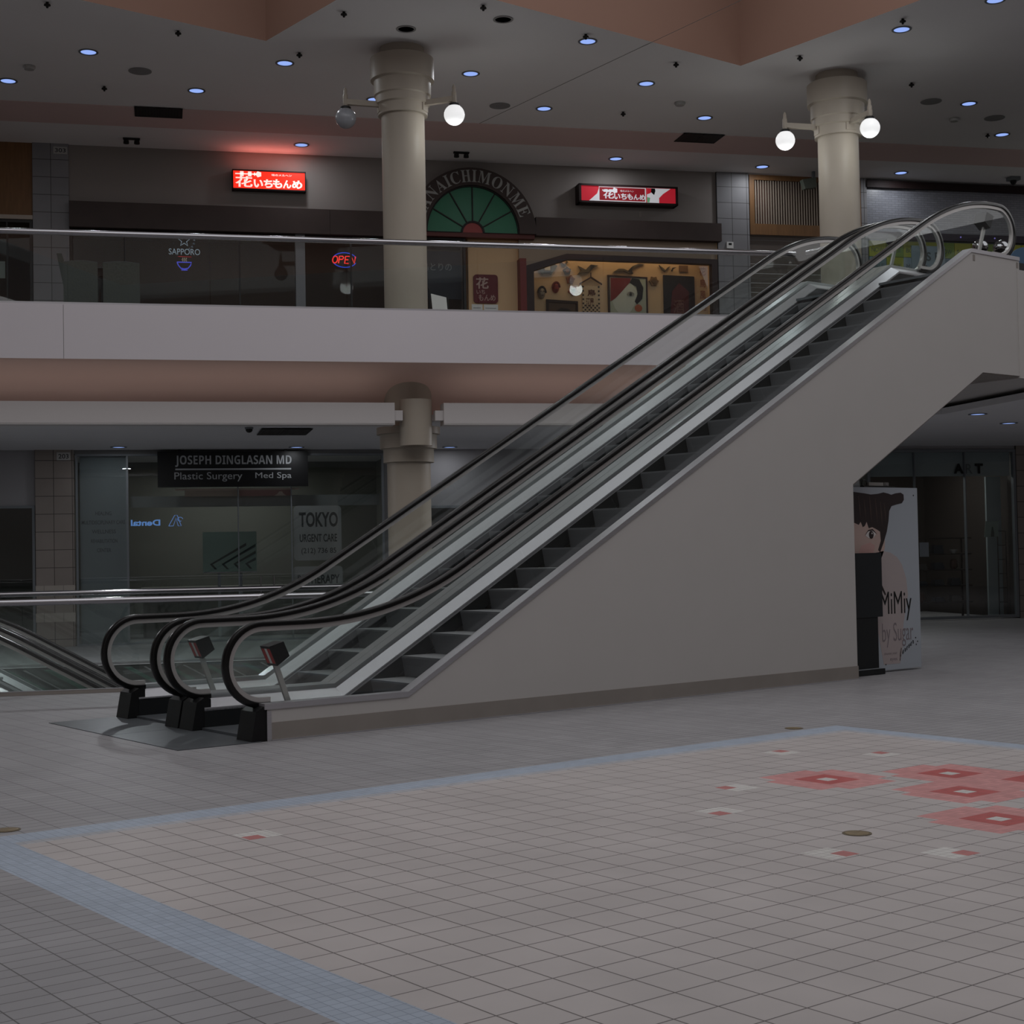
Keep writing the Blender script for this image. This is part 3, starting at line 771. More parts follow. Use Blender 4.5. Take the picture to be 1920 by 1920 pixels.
def grille(u0, u1, v0, v1, z, n, label, vert=False):
    G = thing('vent_grille', ((u0+u1)/2, (v0+v1)/2, z), label, 'vent', 'ceiling vents', FAC)
    mb = MB().box(u0, u1, v0, v0+.04, z-.022, z-.013).box(u0, u1, v1-.04, v1, z-.022, z-.013).box(u0, u0+.04, v0, v1, z-.022, z-.013).box(u1-.04, u1, v0, v1, z-.022, z-.013).box((u0+u1)/2-.012, (u0+u1)/2+.012, v0, v1, z-.022, z-.013)
    obj('frame', mb, m_grille, G)
    mb = MB()
    for i in range(n):
        x = u0+.05+(u1-u0-.1)*i/(n-1); mb.box(x-.006, x+.006, v0+.04, v1-.04, z-.020, z-.013)
    obj('louvres', mb, mat('louvre_dark', (62, 58, 56), .5), G)
    obj('backing', MB().box(u0+.03, u1-.03, v0+.03, v1-.03, z-.0125, z-.011), m_darker, G)
grille(-1.99, -1.14, 20.80, 21.40, ZC, 30, 'dark ceiling vent in the pink band at left')
grille(8.43, 9.28, 20.78, 21.38, ZC, 30, 'dark ceiling vent in the pink band at right, left of the right column')
grille(.03, .88, 18.4, 19.68, ZL, 30, 'dark ceiling vent under the balcony above the black clinic sign')
Dc = thing('dome_camera', (-.18, 18.28, ZL-.1), 'dark dome camera under the balcony left of the vent', 'camera', None, FAC)
obj('base_plate', MB().lathe([(.07, ZL-.002), (.07, ZL-.03), (.001, ZL-.03)], -.18, 18.28, 16), m_sill, Dc, smooth=True)
obj('dome', MB().lathe([(.058, ZL-.03), (.055, ZL-.06), (.035, ZL-.085), (.001, ZL-.094)], -.18, 18.28, 16), m_black, Dc, smooth=True)
Dc = thing('dome_camera', (16.96, 22.94, ZC-.2), 'dome camera on the ceiling at the upper right edge', 'camera', None, FAC)
obj('base_plate', MB().box(16.84, 17.08, 22.84, 23.04, ZC-.08, ZC-.002), m_sill, Dc)
obj('dome', MB().lathe([(.07, ZC-.08), (.068, ZC-.12), (.045, ZC-.16), (.001, ZC-.175)], 16.96, 22.94, 16), m_black, Dc, smooth=True)
X_ = thing('exit_sign', (12.15, 23.2, ZC-.42), 'pale hanging sign box by the wooden lattice, left of the right column', 'sign', None, FAC)
obj('stem', MB().box(12.24, 12.30, 23.17, 23.23, ZC-.22, ZC-.001), m_sill, X_)
obj('box', MB().prism([(11.98, ZC-.20), (12.30, ZC-.14), (12.30, ZC-.36), (12.04, ZC-.40)], 23.12, 23.28), mat('sign_pale', (104, 110, 100), .5), X_)

# ================================================================== UPPER SHOP: SIGNS
m_red_lit = mat('sign_red_lit', (226, 40, 24), .4, emis=1.15)
m_white_lit = mat('sign_white_lit', (226, 208, 200), .4, emis=1.0)
m_red_dim = mat('sign_red_dim', (168, 30, 44), .4, emis=.55)
m_darkred_dim = mat('sign_darkred_dim', (118, 22, 30), .4, emis=.55)
m_white_dim = mat('sign_white_dim', (176, 176, 180), .4, emis=.65)
m_case = mat('sign_case', (40, 24, 24), .5)
def fac_thing(name, base, label, cat, group=None): return thing(name, base, label, cat, group, FAC)
def flower_arrow(mb, x0, x1, z, h, y, mi):       # the long feathered pin above the lettering
    mb.box(x0, x1-.1, y-.001, y, z-.012, z+.012, mi)
    for k in (.25, .55): mb.box(x0+(x1-x0)*k-.035, x0+(x1-x0)*k+.035, y-.001, y, z-h*.5, z+h*.5, mi)
    mb.prism([(x0+(x1-x0)*.68, z), (x0+(x1-x0)*.74, z+h*.4), (x0+(x1-x0)*.78, z), (x0+(x1-x0)*.74, z-h*.4)], y-.001, y, 'xz', mi)
    mb.prism([(x1-.06+.065*math.cos(2*PI*i/10)*(1 if i % 2 else .8), z+.065*math.sin(2*PI*i/10)*(1 if i % 2 else .8)) for i in range(10)], y-.001, y, 'xz', mi)
# bright sign
x0, x1, z0, z1 = -.15, 1.31, 9.0, 9.40
s = fac_thing('lightbox_sign', ((x0+x1)/2, 23.45, z0), 'bright red lit sign with white Japanese lettering, left of the column', 'sign', 'red lightbox signs')
mb = MB()
mb.box(x0, x1, 23.40, VW, z0, z0+.025).box(x0, x1, 23.40, VW, z1-.025, z1).box(x0, x0+.02, 23.40, VW, z0, z1).box(x1-.02, x1, 23.40, VW, z0, z1)
obj('case', mb, m_case, s)
f = obj('face', MB().box(x0+.02, x1-.02, 23.415, 23.45, z0+.025, z1-.025), m_red_lit, s)
mb = MB(); y = 23.410
put_text(mb, '花', x0+.06, x0+.40, z0+.05, z0+.27, y, bold=.02)
flower_arrow(mb, x0+.06, x0+.58, z0+.315, .10, y, 0)
for ch, a, b, h in (('い', .42, .62, .16), ('ち', .62, .81, .17), ('も', .80, 1.0, .18), ('ん', 1.0, 1.18, .17), ('め', 1.18, 1.40, .17)):
    put_text(mb, ch, x0+a, x0+b-.012, z0+.05, z0+.05+h, y, bold=.04)
put_text(mb, '味のメルヘン', x0+.78, x0+1.18, z0+.29, z0+.335, y, bold=.015)
obj('lettering', mb, m_white_lit, f)
l = bpy.data.lights.new('sign_glow', 'AREA'); l.shape = 'RECTANGLE'; l.size = 1.3; l.size_y = .05; l.energy = 2.6; l.color = (1, .22, .17)
lo = bpy.data.objects.new('sign_glow', l); COL.objects.link(lo)
lo.matrix_world = FAC @ Matrix.Translation((.58, 23.38, 9.42)) @ Matrix.Rotation(PI, 4, 'X')
# dim sign
x0, x1, z0, z1 = 7.0, 9.19, 8.97, 9.37
s = fac_thing('lightbox_sign', ((x0+x1)/2, 23.3, z0), 'dim red sign with a white figure panel at its right, right of the arch', 'sign', 'red lightbox signs')
mb = MB()
mb.box(x0, x1, 23.30, VW, z0, z0+.04).box(x0, x1, 23.30, VW, z1-.04, z1).box(x0, x0+.05, 23.30, VW, z0, z1).box(x1-.05, x1, 23.30, VW, z0, z1)
obj('case', mb, m_case, s)
f = obj('face', MB().box(x0+.05, x1-.05, 23.32, 23.36, z0+.04, z1-.04), m_red_dim, s)
obj('pale_corner', MB().prism([(7.22, z0+.045), (7.44, z0+.045), (7.44, z1-.09), (7.40, z0+.2)], 23.318, 23.319, 'xz'), m_white_dim, f)
obj('pale_corner', MB().prism([(8.77, z1-.045), (8.77, z0+.15), (8.86, z0+.24), (9.03, z1-.045)], 23.318, 23.319, 'xz'), m_white_dim, f)
obj('name_panel', MB().box(7.44, 8.48, 23.3165, 23.3195, z0+.045, z1-.045).box(7.45, 8.455, 23.3155, 23.3175, z0+.062, z1-.062, 1), [m_white_dim, m_darkred_dim], f)
mb = MB(); y = 23.3148; bx = 7.47
put_text(mb, '花', bx+.06, bx+.30, z0+.10, z0+.28, y, bold=.02)
for ch, a, b, h in (('い', .30, .45, .12), ('ち', .45, .59, .13), ('も', .59, .73, .13), ('ん', .73, .86, .12), ('め', .86, 1.0, .12)):
    put_text(mb, ch, bx+a, bx+b-.012, z0+.09, z0+.09+h, y, bold=.035)
put_text(mb, '味のメルヘン', bx+.44, bx+.74, z0+.25, z0+.295, y, bold=.01)
flower_arrow(mb, bx+.04, bx+.38, z0+.275, .045, y, 0)
obj('lettering', mb, m_white_dim, f)
mb = MB().box(8.50, 8.77, 23.3165, 23.3195, z0+.045, z1-.045, 0)
mb.prism([(8.50, z1-.05), (8.50, z1-.18), (8.58, z1-.15), (8.66, z1-.05)], 23.315, 23.3165, 'xz', 1)
mb.prism([(8.60, z1-.05), (8.59, z1-.13), (8.66, z1-.19), (8.69, z1-.10), (8.68, z1-.05)], 23.3145, 23.315, 'xz', 2)
mb.prism([(8.50, z0+.05), (8.50, z0+.16), (8.57, z0+.15), (8.55, z0+.05)], 23.3145, 23.3165, 'xz', 3)
obj('figure_panel', mb, [m_white_dim, m_red_dim, m_ink, mat('sign_green_dim', (96, 150, 110), .4, emis=.45)], f)
# arch with fan window and lettering
ac, az, ro, ri = 4.74, 8.28, 1.345, .985
s = fac_thing('arched_sign', (ac, 23.4, 8.2), 'dark arched sign with white capital letters over a green fan window', 'sign')
def arc(r, a0, a1, n): return [(ac+r*math.cos(a0+(a1-a0)*i/n), az+r*math.sin(a0+(a1-a0)*i/n)) for i in range(n+1)]
obj('arch', MB().prism(arc(ro, 0, PI, 48)+arc(ri, PI, 0, 48), 23.38, VW, 'xz'), m_brown, s)
m_green = mat('green_glass', (26, 112, 78), .35, spec=.4, var=.06, scale=2); m_lead = mat('lead_dark', (30, 26, 24), .5)
for i in range(6):
    a0, a1 = PI*i/6+.012, PI*(i+1)/6-.012
    obj('fan_pane', MB().prism(arc(ri-.01, a0, a1, 8)+arc(.25, a1, a0, 6), 23.46, 23.48, 'xz'), m_green, s)
obj('fan_centre', MB().prism(arc(.215, 0, PI, 20), 23.45, 23.48, 'xz'), mat('red_glass', (150, 62, 58), .4), s)
mb = MB().prism(arc(ri+.005, 0, PI, 40)+arc(ri-.03, PI, 0, 40), 23.43, 23.5, 'xz').prism(arc(.25, 0, PI, 20)+arc(.21, PI, 0, 20), 23.43, 23.5, 'xz')
for i in range(7):
    a = PI*i/6; c, sn = math.cos(a), math.sin(a); w = .012
    mb.prism([(ac+.23*c-w*sn, az+.23*sn+w*c), (ac+ri*c-w*sn, az+ri*sn+w*c), (ac+ri*c+w*sn, az+ri*sn-w*c), (ac+.23*c+w*sn, az+.23*sn-w*c)], 23.44, 23.5, 'xz')
obj('fan_bars', mb, m_lead, s)
mb = MB()
word = 'HANAICHIMONME'; wid = {'I': .5, 'M': 1.25, 'N': 1.05, 'O': 1.05}
tot = sum(wid.get(c, .95) for c in word); a = PI*.93; span = PI*.83
for c in word:
    w = wid.get(c, .95)/tot*span; am = a-w/2; a -= w
    vs, fs = text_mesh(chr(0x1D400+ord(c)-65), 0)
    rm = (ro+ri)/2+.005; hw = w*rm*.42; hh = .125
    P = []
    for px, pz in vs:
        lx, lz = (px-.5)*2*hw, (pz-.5)*2*hh
        rad = (math.cos(am), math.sin(am)); tan = (math.sin(am), -math.cos(am))
        P.append((ac+rad[0]*(rm+lz)+tan[0]*lx, 23.374, az+rad[1]*(rm+lz)+tan[1]*lx))
    mb.add(P, fs)
obj('lettering', mb, mat('letter_grey', (158, 158, 154), .5), s)
# dark beams either side of the arch
mb = MB().box(-3.28, 1.78, 23.40, VW, 8.15, 8.655).box(1.785, 3.40, 23.40, VW, 8.15, 8.655)
tag(obj('fascia_beam', mb, m_brown, None, FAC), 'long dark brown wooden beam left of the arched sign', 'beam', 'dark shop beams')
mb = MB().box(6.08, 10.2, 23.40, VW, 8.26, 8.645)
tag(obj('fascia_beam', mb, m_brown, None, FAC), 'dark brown wooden beam right of the arched sign', 'beam', 'dark shop beams')
mb = MB().box(3.42, 6.06, 23.44, VW, 8.19, 8.285)
tag(obj('sill_beam', mb, mat('maroon_wood', (92, 46, 42), .5), None, FAC), 'maroon sill under the green fan window', 'beam')
mb = MB().box(8.40, 8.46, VW-.012, VW-.001, 8.77, 8.88)
tag(obj('outlet_cover', mb, mat('outlet_grey', (150, 142, 136), .6), None, FAC), 'small outlet cover on the wall under the dim red sign', 'outlet cover')
# house numbers
def number_plate(num, u0, u1, z0, z1, v, label):
    s = fac_thing('number_plate', ((u0+u1)/2, v-.006, z0), label, 'number plate', 'shop number plates')
    p = obj('plate', MB().box(u0, u1, v-.012, v-.001, z0, z1), mat('plate_pale', (176, 174, 172), .5), s)
    mb = MB(); put_text(mb, num, u0+.03, u1-.03, z0+.03, z1-.03, v-.0135, bold=.012)
    obj('lettering', mb, mat('num_grey', (48, 47, 50), .5), p)
number_plate('303', -3.57, -3.31, 9.595, 9.735, VW-.06, 'pale plate reading 303 on the upper tiled pier')
number_plate('203', -3.56, -3.31, 3.60, 3.75, VL-.08, 'pale plate reading 203 on the lower tiled pier')
# neon signs in the dark glass
def neon(c): return mat('neon_%d_%d_%d' % c, c, .4, emis=.75)
s = fac_thing('neon_sign', (-1.1, VW+.08, 7.68), 'pale neon SAPPORO sign with a star in the dark upper window', 'neon sign', 'neon window signs')
mb = MB(); put_text(mb, 'SAPPORO', -1.40, -.79, 7.71, 7.83, VW+.08)
obj('lettering', mb, mat('neon_grey', (134, 146, 158), .4, emis=.55), s)
star = [(-1.1+(.12 if i % 2 == 0 else .05)*math.sin(PI*i/5), 7.99+(.12 if i % 2 == 0 else .05)*math.cos(PI*i/5)) for i in range(11)]
obj('star', MB().tube([(a, VW+.08, b) for a, b in star], .009, 6), mat('neon_grey', (128, 140, 152)), s)
mb = MB()
for sd in (-1, 1):
    for i in range(5):
        a = -PI/2+sd*(.5+.38*i); c = (-1.1+.19*math.cos(a), 7.99+.19*math.sin(a))
        mb.prism([(c[0]-.02, c[1]), (c[0]+sd*.015, c[1]+.035), (c[0]+sd*.03, c[1]-.015)], VW+.078, VW+.082, 'xz')
obj('wreath', mb, mat('neon_dim', (84, 94, 104), .4, emis=.4), s)
s = fac_thing('neon_sign', (-1.1, VW+.08, 7.40), 'small blue neon noodle bowl with steam below the pale star sign', 'neon sign', 'neon window signs')
bowl = [(-1.24, 7.56), (-1.22, 7.50), (-1.17, 7.44), (-1.1, 7.425), (-1.03, 7.44), (-.98, 7.50), (-.96, 7.56), (-1.24, 7.56)]
obj('bowl', MB().tube([(a, VW+.08, b) for a, b in bowl], .011, 6).tube([(-1.16, VW+.08, 7.405), (-1.04, VW+.08, 7.405)], .012, 6), neon((70, 74, 190)), s)
mb = MB()
for k in (-1.135, -1.10, -1.065): mb.tube([(k+.012*math.sin(i*1.6), VW+.08, 7.575+.012*i) for i in range(7)], .005, 5)
obj('steam', mb, neon((150, 140, 122)), s)
obj('chopsticks', MB().tube([(-1.22, VW+.08, 7.675), (-.96, VW+.08, 7.668)], .005, 5), neon((160, 40, 44)), s)
s = fac_thing('neon_sign', (2.1, VW+.08, 7.53), 'neon OPEN sign, red letters inside a blue oval', 'neon sign', 'neon window signs')
mb = MB()
for lo_, hi in ((.30, 2.75), (3.45, 5.9)):
    mb.tube([(2.1+.235*math.cos(lo_+(hi-lo_)*i/24)*1.05, VW+.08, 7.69+.15*math.sin(lo_+(hi-lo_)*i/24)) for i in range(25)], .009, 6)
obj('oval', mb, neon((46, 74, 210)), s)
mb = MB()
def stroke(pts, sh=.02): mb.tube([(a+sh*(b-7.69)*8, VW+.07, b) for a, b in pts], .013, 6)
zb, zt = 7.62, 7.765
stroke([(1.905+.05*math.cos(t*PI/6), 7.693+.072*math.sin(t*PI/6)) for t in range(13)])
stroke([(1.985, zb), (1.985, zt), (2.05, zt), (2.075, 7.735), (2.05, 7.70), (1.985, 7.70)])
stroke([(2.19, zt), (2.11, zt), (2.11, zb), (2.19, zb)]); stroke([(2.11, 7.695), (2.175, 7.695)])
stroke([(2.225, zb), (2.225, zt), (2.31, zb), (2.31, zt)])
obj('lettering', mb, mat('neon_red', (230, 50, 44), .4, emis=1.0), s)

# ================================================================== UPPER SHOP: DISPLAY ON THE RIGHT
def vit(u, z, k=1.0145): return (-1.588+(u+1.588)*k, 1.669+(z-1.669)*k)
VD = 24.04
s = fac_thing('menu_board', (4.15, 23.9, 6.95), 'black standing board with chalk writing just right of the left column', 'board')
b = obj('panel', MB().box(3.70, 4.56, 23.86, 23.90, 6.96, 7.96), mat('navy_board', (34, 38, 50), .5), s)
mb = MB(); put_text(mb, '鳥とりの', 3.72, 4.36, 7.55, 7.72, 23.855)
obj('chalk_writing', mb, mat('chalk', (150, 150, 150), .7), b)
obj('board_frame', MB().box(3.66, 4.60, 23.87, 23.92, 7.96, 8.0).box(4.56, 4.62, 23.87, 23.92, F2+.002, 8.0).box(3.66, 3.70, 23.87, 23.92, F2+.002, 8.0), m_brown, s)
s = fac_thing('wall_plaque', (5.04, VW+.09, 6.85), 'maroon rounded plaque with pale Japanese lettering on the beige wall', 'plaque')
r = []
for cx, cz, a0 in ((5.23, 7.39, 0), (4.85, 7.39, PI/2), (4.85, 6.93, PI), (5.23, 6.93, 1.5*PI)):
    r += [(cx+.07*math.cos(a0+PI/2*i/6), cz+.07*math.sin(a0+PI/2*i/6)) for i in range(7)]
p = obj('plate', MB().prism(r, VW+.06, VW+.098, 'xz'), mat('maroon', (96, 26, 32), .5), s)
mb = MB(); put_text(mb, '花', 4.83, 5.10, 7.16, 7.40, VW+.058, bold=.02); put_text(mb, 'いち', 4.84, 5.02, 7.05, 7.14, VW+.058, bold=.01); put_text(mb, 'もんめ', 4.88, 5.24, 6.91, 7.04, VW+.058, bold=.01)
obj('lettering', mb, mat('plaque_pale', (176, 150, 140), .5), p)
for i, (a, b_, w) in enumerate(((4.74, 4.97, 'left'), (5.0, 5.3, 'right'))):
    p = fac_thing('notice_sheet', ((a+b_)/2, VW+.09, 6.4), 'white notice sheet under the maroon plaque, the %s one' % w, 'notice')
    obj('sheet', MB().box(a, b_, VW+.094, VW+.099, 6.42, 6.84), m_white, p)
    mb = MB()
    for k in range(6): mb.box(a+.03, b_-.04, VW+.0925, VW+.094, 6.48+.055*k, 6.492+.055*k)
    obj('print', mb, mat('print_grey', (120, 118, 118)), p)
mb = MB().box(5.73, 5.865, 23.44, 23.7, F2+.002, 7.78)
tag(obj('red_post', mb, mat('maroon_post', (112, 42, 40), .5), None, FAC), 'maroon square post left of the display window', 'post')
fr = [(5.87, 7.64), (6.76, 7.915), (10.13, 7.885)]; inn = [(6.04, 7.54), (6.80, 7.80), (10.0, 7.78)]
mb = MB().prism([(5.87, F2+.002), fr[0], fr[1], fr[2], (10.13, F2+.002), (10.0, F2+.002), inn[2], inn[1], inn[0], (6.04, F2+.002)], 23.5, 23.68, 'xz')
dwf = fac_thing('display_window', (8.0, 23.6, F2), 'dark framed window with a sloping corner around the beige display', 'window')
obj('window_frame', mb, mat('frame_maroon_black', (52, 36, 34), .5), dwf)
mb = MB().prism([inn[0], inn[1], inn[2], (10.0, F2+.01), (6.04, F2+.01)], 23.62, 23.63, 'xz')
obj('window_glass', mb, m_shop, dwf)
mb = MB().box(5.87, 10.14, 23.66, 24.14, 8.2, 8.25).prism([(5.75, 7.64), (5.87, 7.64), (6.76, 7.92), (10.14, 7.89), (10.14, 8.3), (5.75, 8.3)], 23.60, 23.66, 'xz')
struct('trim_10', mb, mat('soffit_beige', (160, 142, 124), .7), FAC)
l = bpy.data.lights.new('display_lamp', 'AREA'); l.shape = 'RECTANGLE'; l.size = 3.6; l.size_y = .2; l.energy = 7; l.color = (1, .74, .45)
lo = bpy.data.objects.new('display_lamp', l); COL.objects.link(lo); lo.matrix_world = FAC @ Matrix.Translation((8.0, 23.82, 8.18))
def dark(n, c): return mat(n, c, .7)
def flat(name, pts, m, label, cat, group=None, d=.02, v=VD+.10):
    return tag(obj(name, MB().prism([vit(*p) for p in pts], v-d, v, 'xz'), m, None, FAC), label, cat, group)
GD = 'wall decorations of the beige display'
# fan
s = fac_thing('paper_fan', (*[vit(6.37, 7.5)[0], VD], vit(6.37, 7.5)[1]), 'grey folding fan with a framed card at the upper left of the beige display', 'fan', GD)
P = [vit(6.37+r_*math.cos(a), 7.36+r_*math.sin(a)) for r_, aa in ((.40, [PI/2+.62-.124*i for i in range(11)]), (.16, [PI/2-.62+.124*i for i in range(11)])) for a in aa]
obj('leaf', MB().prism(P, VD+.07, VD+.09, 'xz'), dark('fan_grey', (100, 96, 88)), s)
c0, c1 = vit(6.29, 7.56), vit(6.46, 7.75)
obj('card', MB().box(c0[0], c1[0], VD+.05, VD+.068, c0[1], c1[1]).box(c0[0]+.025, c1[0]-.025, VD+.048, VD+.0505, c0[1]+.025, c1[1]-.025, 1), [dark('fan_frame', (86, 70, 52)), dark('fan_card', (206, 190, 160))], s)
# masks: dished ovals with a face relief
def mask(u, z, w, h, col, hair, label):
    cu, cz = vit(u, z); s = fac_thing('wall_mask', (cu, VD+.05, cz-h/2), label, 'mask', GD)
    mb = MB(); n = 16
    vs = [(cu, VD-.02, cz)]
    for j, (rr, dd) in enumerate(((.5, -.012), (.85, .03), (1.0, .08))):
        vs += [(cu+w/2*rr*math.cos(2*PI*i/n), VD+dd, cz+h/2*rr*math.sin(2*PI*i/n)) for i in range(n)]
    fs = [(0, 1+i, 1+(i+1) % n) for i in range(n)]
    for j in range(2): fs += [(1+j*n+i, 1+(j+1)*n+i, 1+(j+1)*n+(i+1) % n, 1+j*n+(i+1) % n) for i in range(n)]
    obj('face', mb.add(vs, fs), dark('mask_%d_%d_%d' % col, col), s, smooth=True)
    mb = MB()
    for d in (-1, 1): mb.box(cu+d*w*.2-w*.1, cu+d*w*.2+w*.1, VD-.024, VD-.010, cz+h*.08, cz+h*.13)
    mb.box(cu-w*.12, cu+w*.12, VD-.024, VD-.010, cz-h*.25, cz-h*.2)
    obj('features', mb, dark('mask_ink', (44, 34, 32)), s)
    P = [(cu+w*.58*math.cos(a), cz+h*.56*math.sin(a)) for a in [PI*i/12 for i in range(13)]]+[(cu+w*.45*math.cos(a), cz+h*.42*math.sin(a)) for a in [PI*i/12 for i in range(12, -1, -1)]]
    obj('hair', MB().prism(P, VD+.0, VD+.05, 'xz'), dark('mask_hair_%d' % hair[0], hair), s)
mask(6.24, 7.10, .17, .26, (150, 136, 118), (34, 30, 30), 'pale mask with black hair at the left of the beige display')
mask(6.55, 7.22, .16, .23, (150, 62, 52), (120, 50, 44), 'red mask right of the pale one in the beige display')
def emblem(u, z, r_, n, col, col2, label, rot=0):
    cu, cz = vit(u, z); s = fac_thing('wall_ornament', (cu, VD+.08, cz-r_), label, 'ornament', GD)
    P = [(cu+r_*(1 if i % 2 == 0 else .72)*math.cos(PI*i/n+rot), cz+r_*(1 if i % 2 == 0 else .72)*math.sin(PI*i/n+rot)) for i in range(2*n)]
    obj('body', MB().prism(P, VD+.06, VD+.10, 'xz'), dark('orn_%d_%d_%d' % col, col), s)
    P = [(cu+r_*.5*math.cos(2*PI*i/n+rot), cz+r_*.5*math.sin(2*PI*i/n+rot)) for i in range(n)]
    obj('centre', MB().prism(P, VD+.045, VD+.06, 'xz'), dark('orn_%d_%d_%d' % col2, col2), s)
emblem(6.74, 7.77, .095, 6, (92, 78, 60), (180, 140, 100), 'hexagonal ornament topmost at the window mullion of the beige display')
emblem(6.81, 7.585, .095, 5, (88, 80, 68), (130, 90, 66), 'grey ornament second from the top at the left of the beige display', .4)
emblem(6.88, 7.40, .105, 5, (136, 88, 66), (110, 66, 54), 'brown shell ornament third from the top at the left of the beige display', .2)
emblem(6.93, 7.17, .115, 5, (140, 66, 52), (70, 48, 42), 'red and black ornament above the dark picture frame in the beige display', .9)
emblem(8.735, 7.41, .115, 6, (128, 96, 62), (104, 80, 54), 'tan star ornament right of the portrait poster')
flat('picture_sheet', [(9.32, 7.77), (9.52, 7.77), (9.52, 7.63), (9.32, 7.63)], dark('sheet_brown', (124, 92, 64)), 'small brown square sheet at the top right of the beige display', 'picture', GD)
def bird(pts, tip, label):
    cu, cz = vit(*pts[0]); s = fac_thing('bird_ornament', (cu, VD+.07, min(vit(*p)[1] for p in pts)), label, 'bird ornament', GD)
    obj('body', MB().prism([vit(*p) for p in pts], VD+.06, VD+.10, 'xz'), dark('bird_grey', (96, 84, 70)), s)
    obj('wing_tip', MB().prism([vit(*p) for p in tip], VD+.05, VD+.06, 'xz'), dark('bird_dark', (56, 50, 46)), s)
bird([(7.03, 7.51), (7.12, 7.60), (7.05, 7.70), (7.22, 7.62), (7.33, 7.73), (7.5, 7.72), (7.38, 7.66), (7.30, 7.56), (7.18, 7.56)], [(7.30, 7.57), (7.33, 7.73), (7.42, 7.72), (7.37, 7.64)], 'flying bird ornament at the left, above the happi coat')
bird([(7.82, 7.58), (7.95, 7.66), (8.06, 7.66), (8.16, 7.62), (8.26, 7.72), (8.40, 7.78), (8.53, 7.77), (8.36, 7.72), (8.24, 7.62), (8.27, 7.56), (8.16, 7.57), (8.06, 7.62)], [(8.16, 7.62), (8.26, 7.72), (8.24, 7.62), (8.27, 7.56)], 'largest flying bird ornament, above the portrait poster')
bird([(8.86, 7.76), (8.95, 7.70), (9.0, 7.65), (9.06, 7.72), (9.12, 7.74), (9.04, 7.66), (9.0, 7.62), (8.93, 7.66)], [(9.12, 7.64), (9.16, 7.71), (9.25, 7.72), (9.18, 7.68), (9.15, 7.62)], 'smallest pair of bird ornaments at the right of the beige display')
# happi shaped banner on a hanger
s = fac_thing('hanging_banner', (vit(7.33, 6.7)[0], VD+.05, vit(7.33, 6.7)[1]), 'beige coat shaped hanging with brown writing on a roofed hanger', 'wall hanging', GD)
obj('hanger', MB().prism([vit(7.08, 7.30), vit(7.33, 7.44), vit(7.57, 7.30), vit(7.57, 7.33), vit(7.33, 7.475), vit(7.08, 7.33)], VD+.05, VD+.09, 'xz').tube([(vit(7.33, 7.47)[0], VD+.07, vit(7.33, 7.47)[1]), (vit(7.33, 7.56)[0], VD+.07, vit(7.33, 7.56)[1])], .012, 6), dark('hanger_brown', (70, 46, 36)), s)
cl = obj('cloth', MB().prism([vit(*p) for p in ((7.13, 6.70), (7.52, 6.70), (7.52, 7.28), (7.13, 7.28))], VD+.07, VD+.09, 'xz'), dark('cloth_beige', (196, 170, 138)), s)
mb = MB()
for i in range(9):
    for j in range(13):
        if 1 <= i <= 7 and j > 3: continue
        if (i+j) % 2: continue
        a, b_ = vit(7.13+.0433*i, 6.70+.0445*j), vit(7.13+.0433*(i+1), 6.70+.0445*(j+1)); mb.box(a[0]+.004, b_[0]-.004, VD+.066, VD+.07, a[1]+.004, b_[1]-.004)
obj('check_pattern', mb, dark('check_dark', (58, 50, 46)), cl)
mb = MB(); a, b_ = vit(7.24, 6.90), vit(7.43, 7.2)
put_text(mb, '鳥', a[0], b_[0], a[1]+.16, b_[1], VD+.064, bold=.02); put_text(mb, '酒屋', a[0]-.03, b_[0]-.05, a[1]-.08, a[1]+.12, VD+.064, bold=.02)
obj('lettering', mb, dark('letter_brown', (84, 44, 32)), cl)
# portrait poster
def poly_v(pts): return [vit(*p) for p in pts]
s = fac_thing('portrait_poster', (vit(8.14, 6.6)[0], VD+.06, vit(8.14, 6.6)[1]), 'framed poster of a pale face with red and black hair in the beige display', 'poster', GD)
p = obj('sheet', MB().prism(poly_v([(7.74, 6.45), (8.56, 6.45), (8.55, 7.47), (7.74, 7.49)]), VD+.06, VD+.10, 'xz'), dark('poster_mint', (176, 178, 158)), s)
obj('poster_frame', MB().prism(poly_v([(7.70, 6.43), (7.74, 6.43), (7.74, 7.48), (8.55, 7.46), (8.55, 6.43), (8.585, 6.43), (8.585, 7.49), (7.70, 7.52)]), VD+.05, VD+.1, 'xz'), dark('poster_frame', (58, 40, 40)), s)
obj('face', MB().prism(poly_v([(7.79, 6.95), (7.85, 6.80), (8.02, 6.62), (8.2, 6.75), (8.34, 6.98), (8.34, 7.2), (8.22, 7.36), (7.98, 7.2)]), VD+.057, VD+.06, 'xz'), dark('face_pale', (200, 200, 186)), p)
obj('red_hair', MB().prism(poly_v([(7.75, 6.95), (7.76, 7.46), (8.22, 7.46), (8.18, 7.36), (8.0, 7.16), (7.86, 7.02)]), VD+.054, VD+.057, 'xz'), dark('hair_red', (128, 50, 50)), p)
obj('black_hair', MB().prism(poly_v([(8.18, 7.36), (8.24, 7.46), (8.40, 7.44), (8.49, 7.26), (8.46, 7.02), (8.34, 6.90), (8.29, 6.96), (8.36, 7.12), (8.33, 7.28)]), VD+.053, VD+.056, 'xz'), dark('hair_black', (40, 36, 38)), p)
e = vit(8.20, 7.11)
mb = MB().prism([(e[0]+.085*math.cos(2*PI*i/16), e[1]+.04*math.sin(2*PI*i/16)) for i in range(16)], VD+.050, VD+.054, 'xz', 0).prism([(e[0]+.03*math.cos(2*PI*i/12), e[1]+.036*math.sin(2*PI*i/12)) for i in range(12)], VD+.047, VD+.050, 'xz', 1)
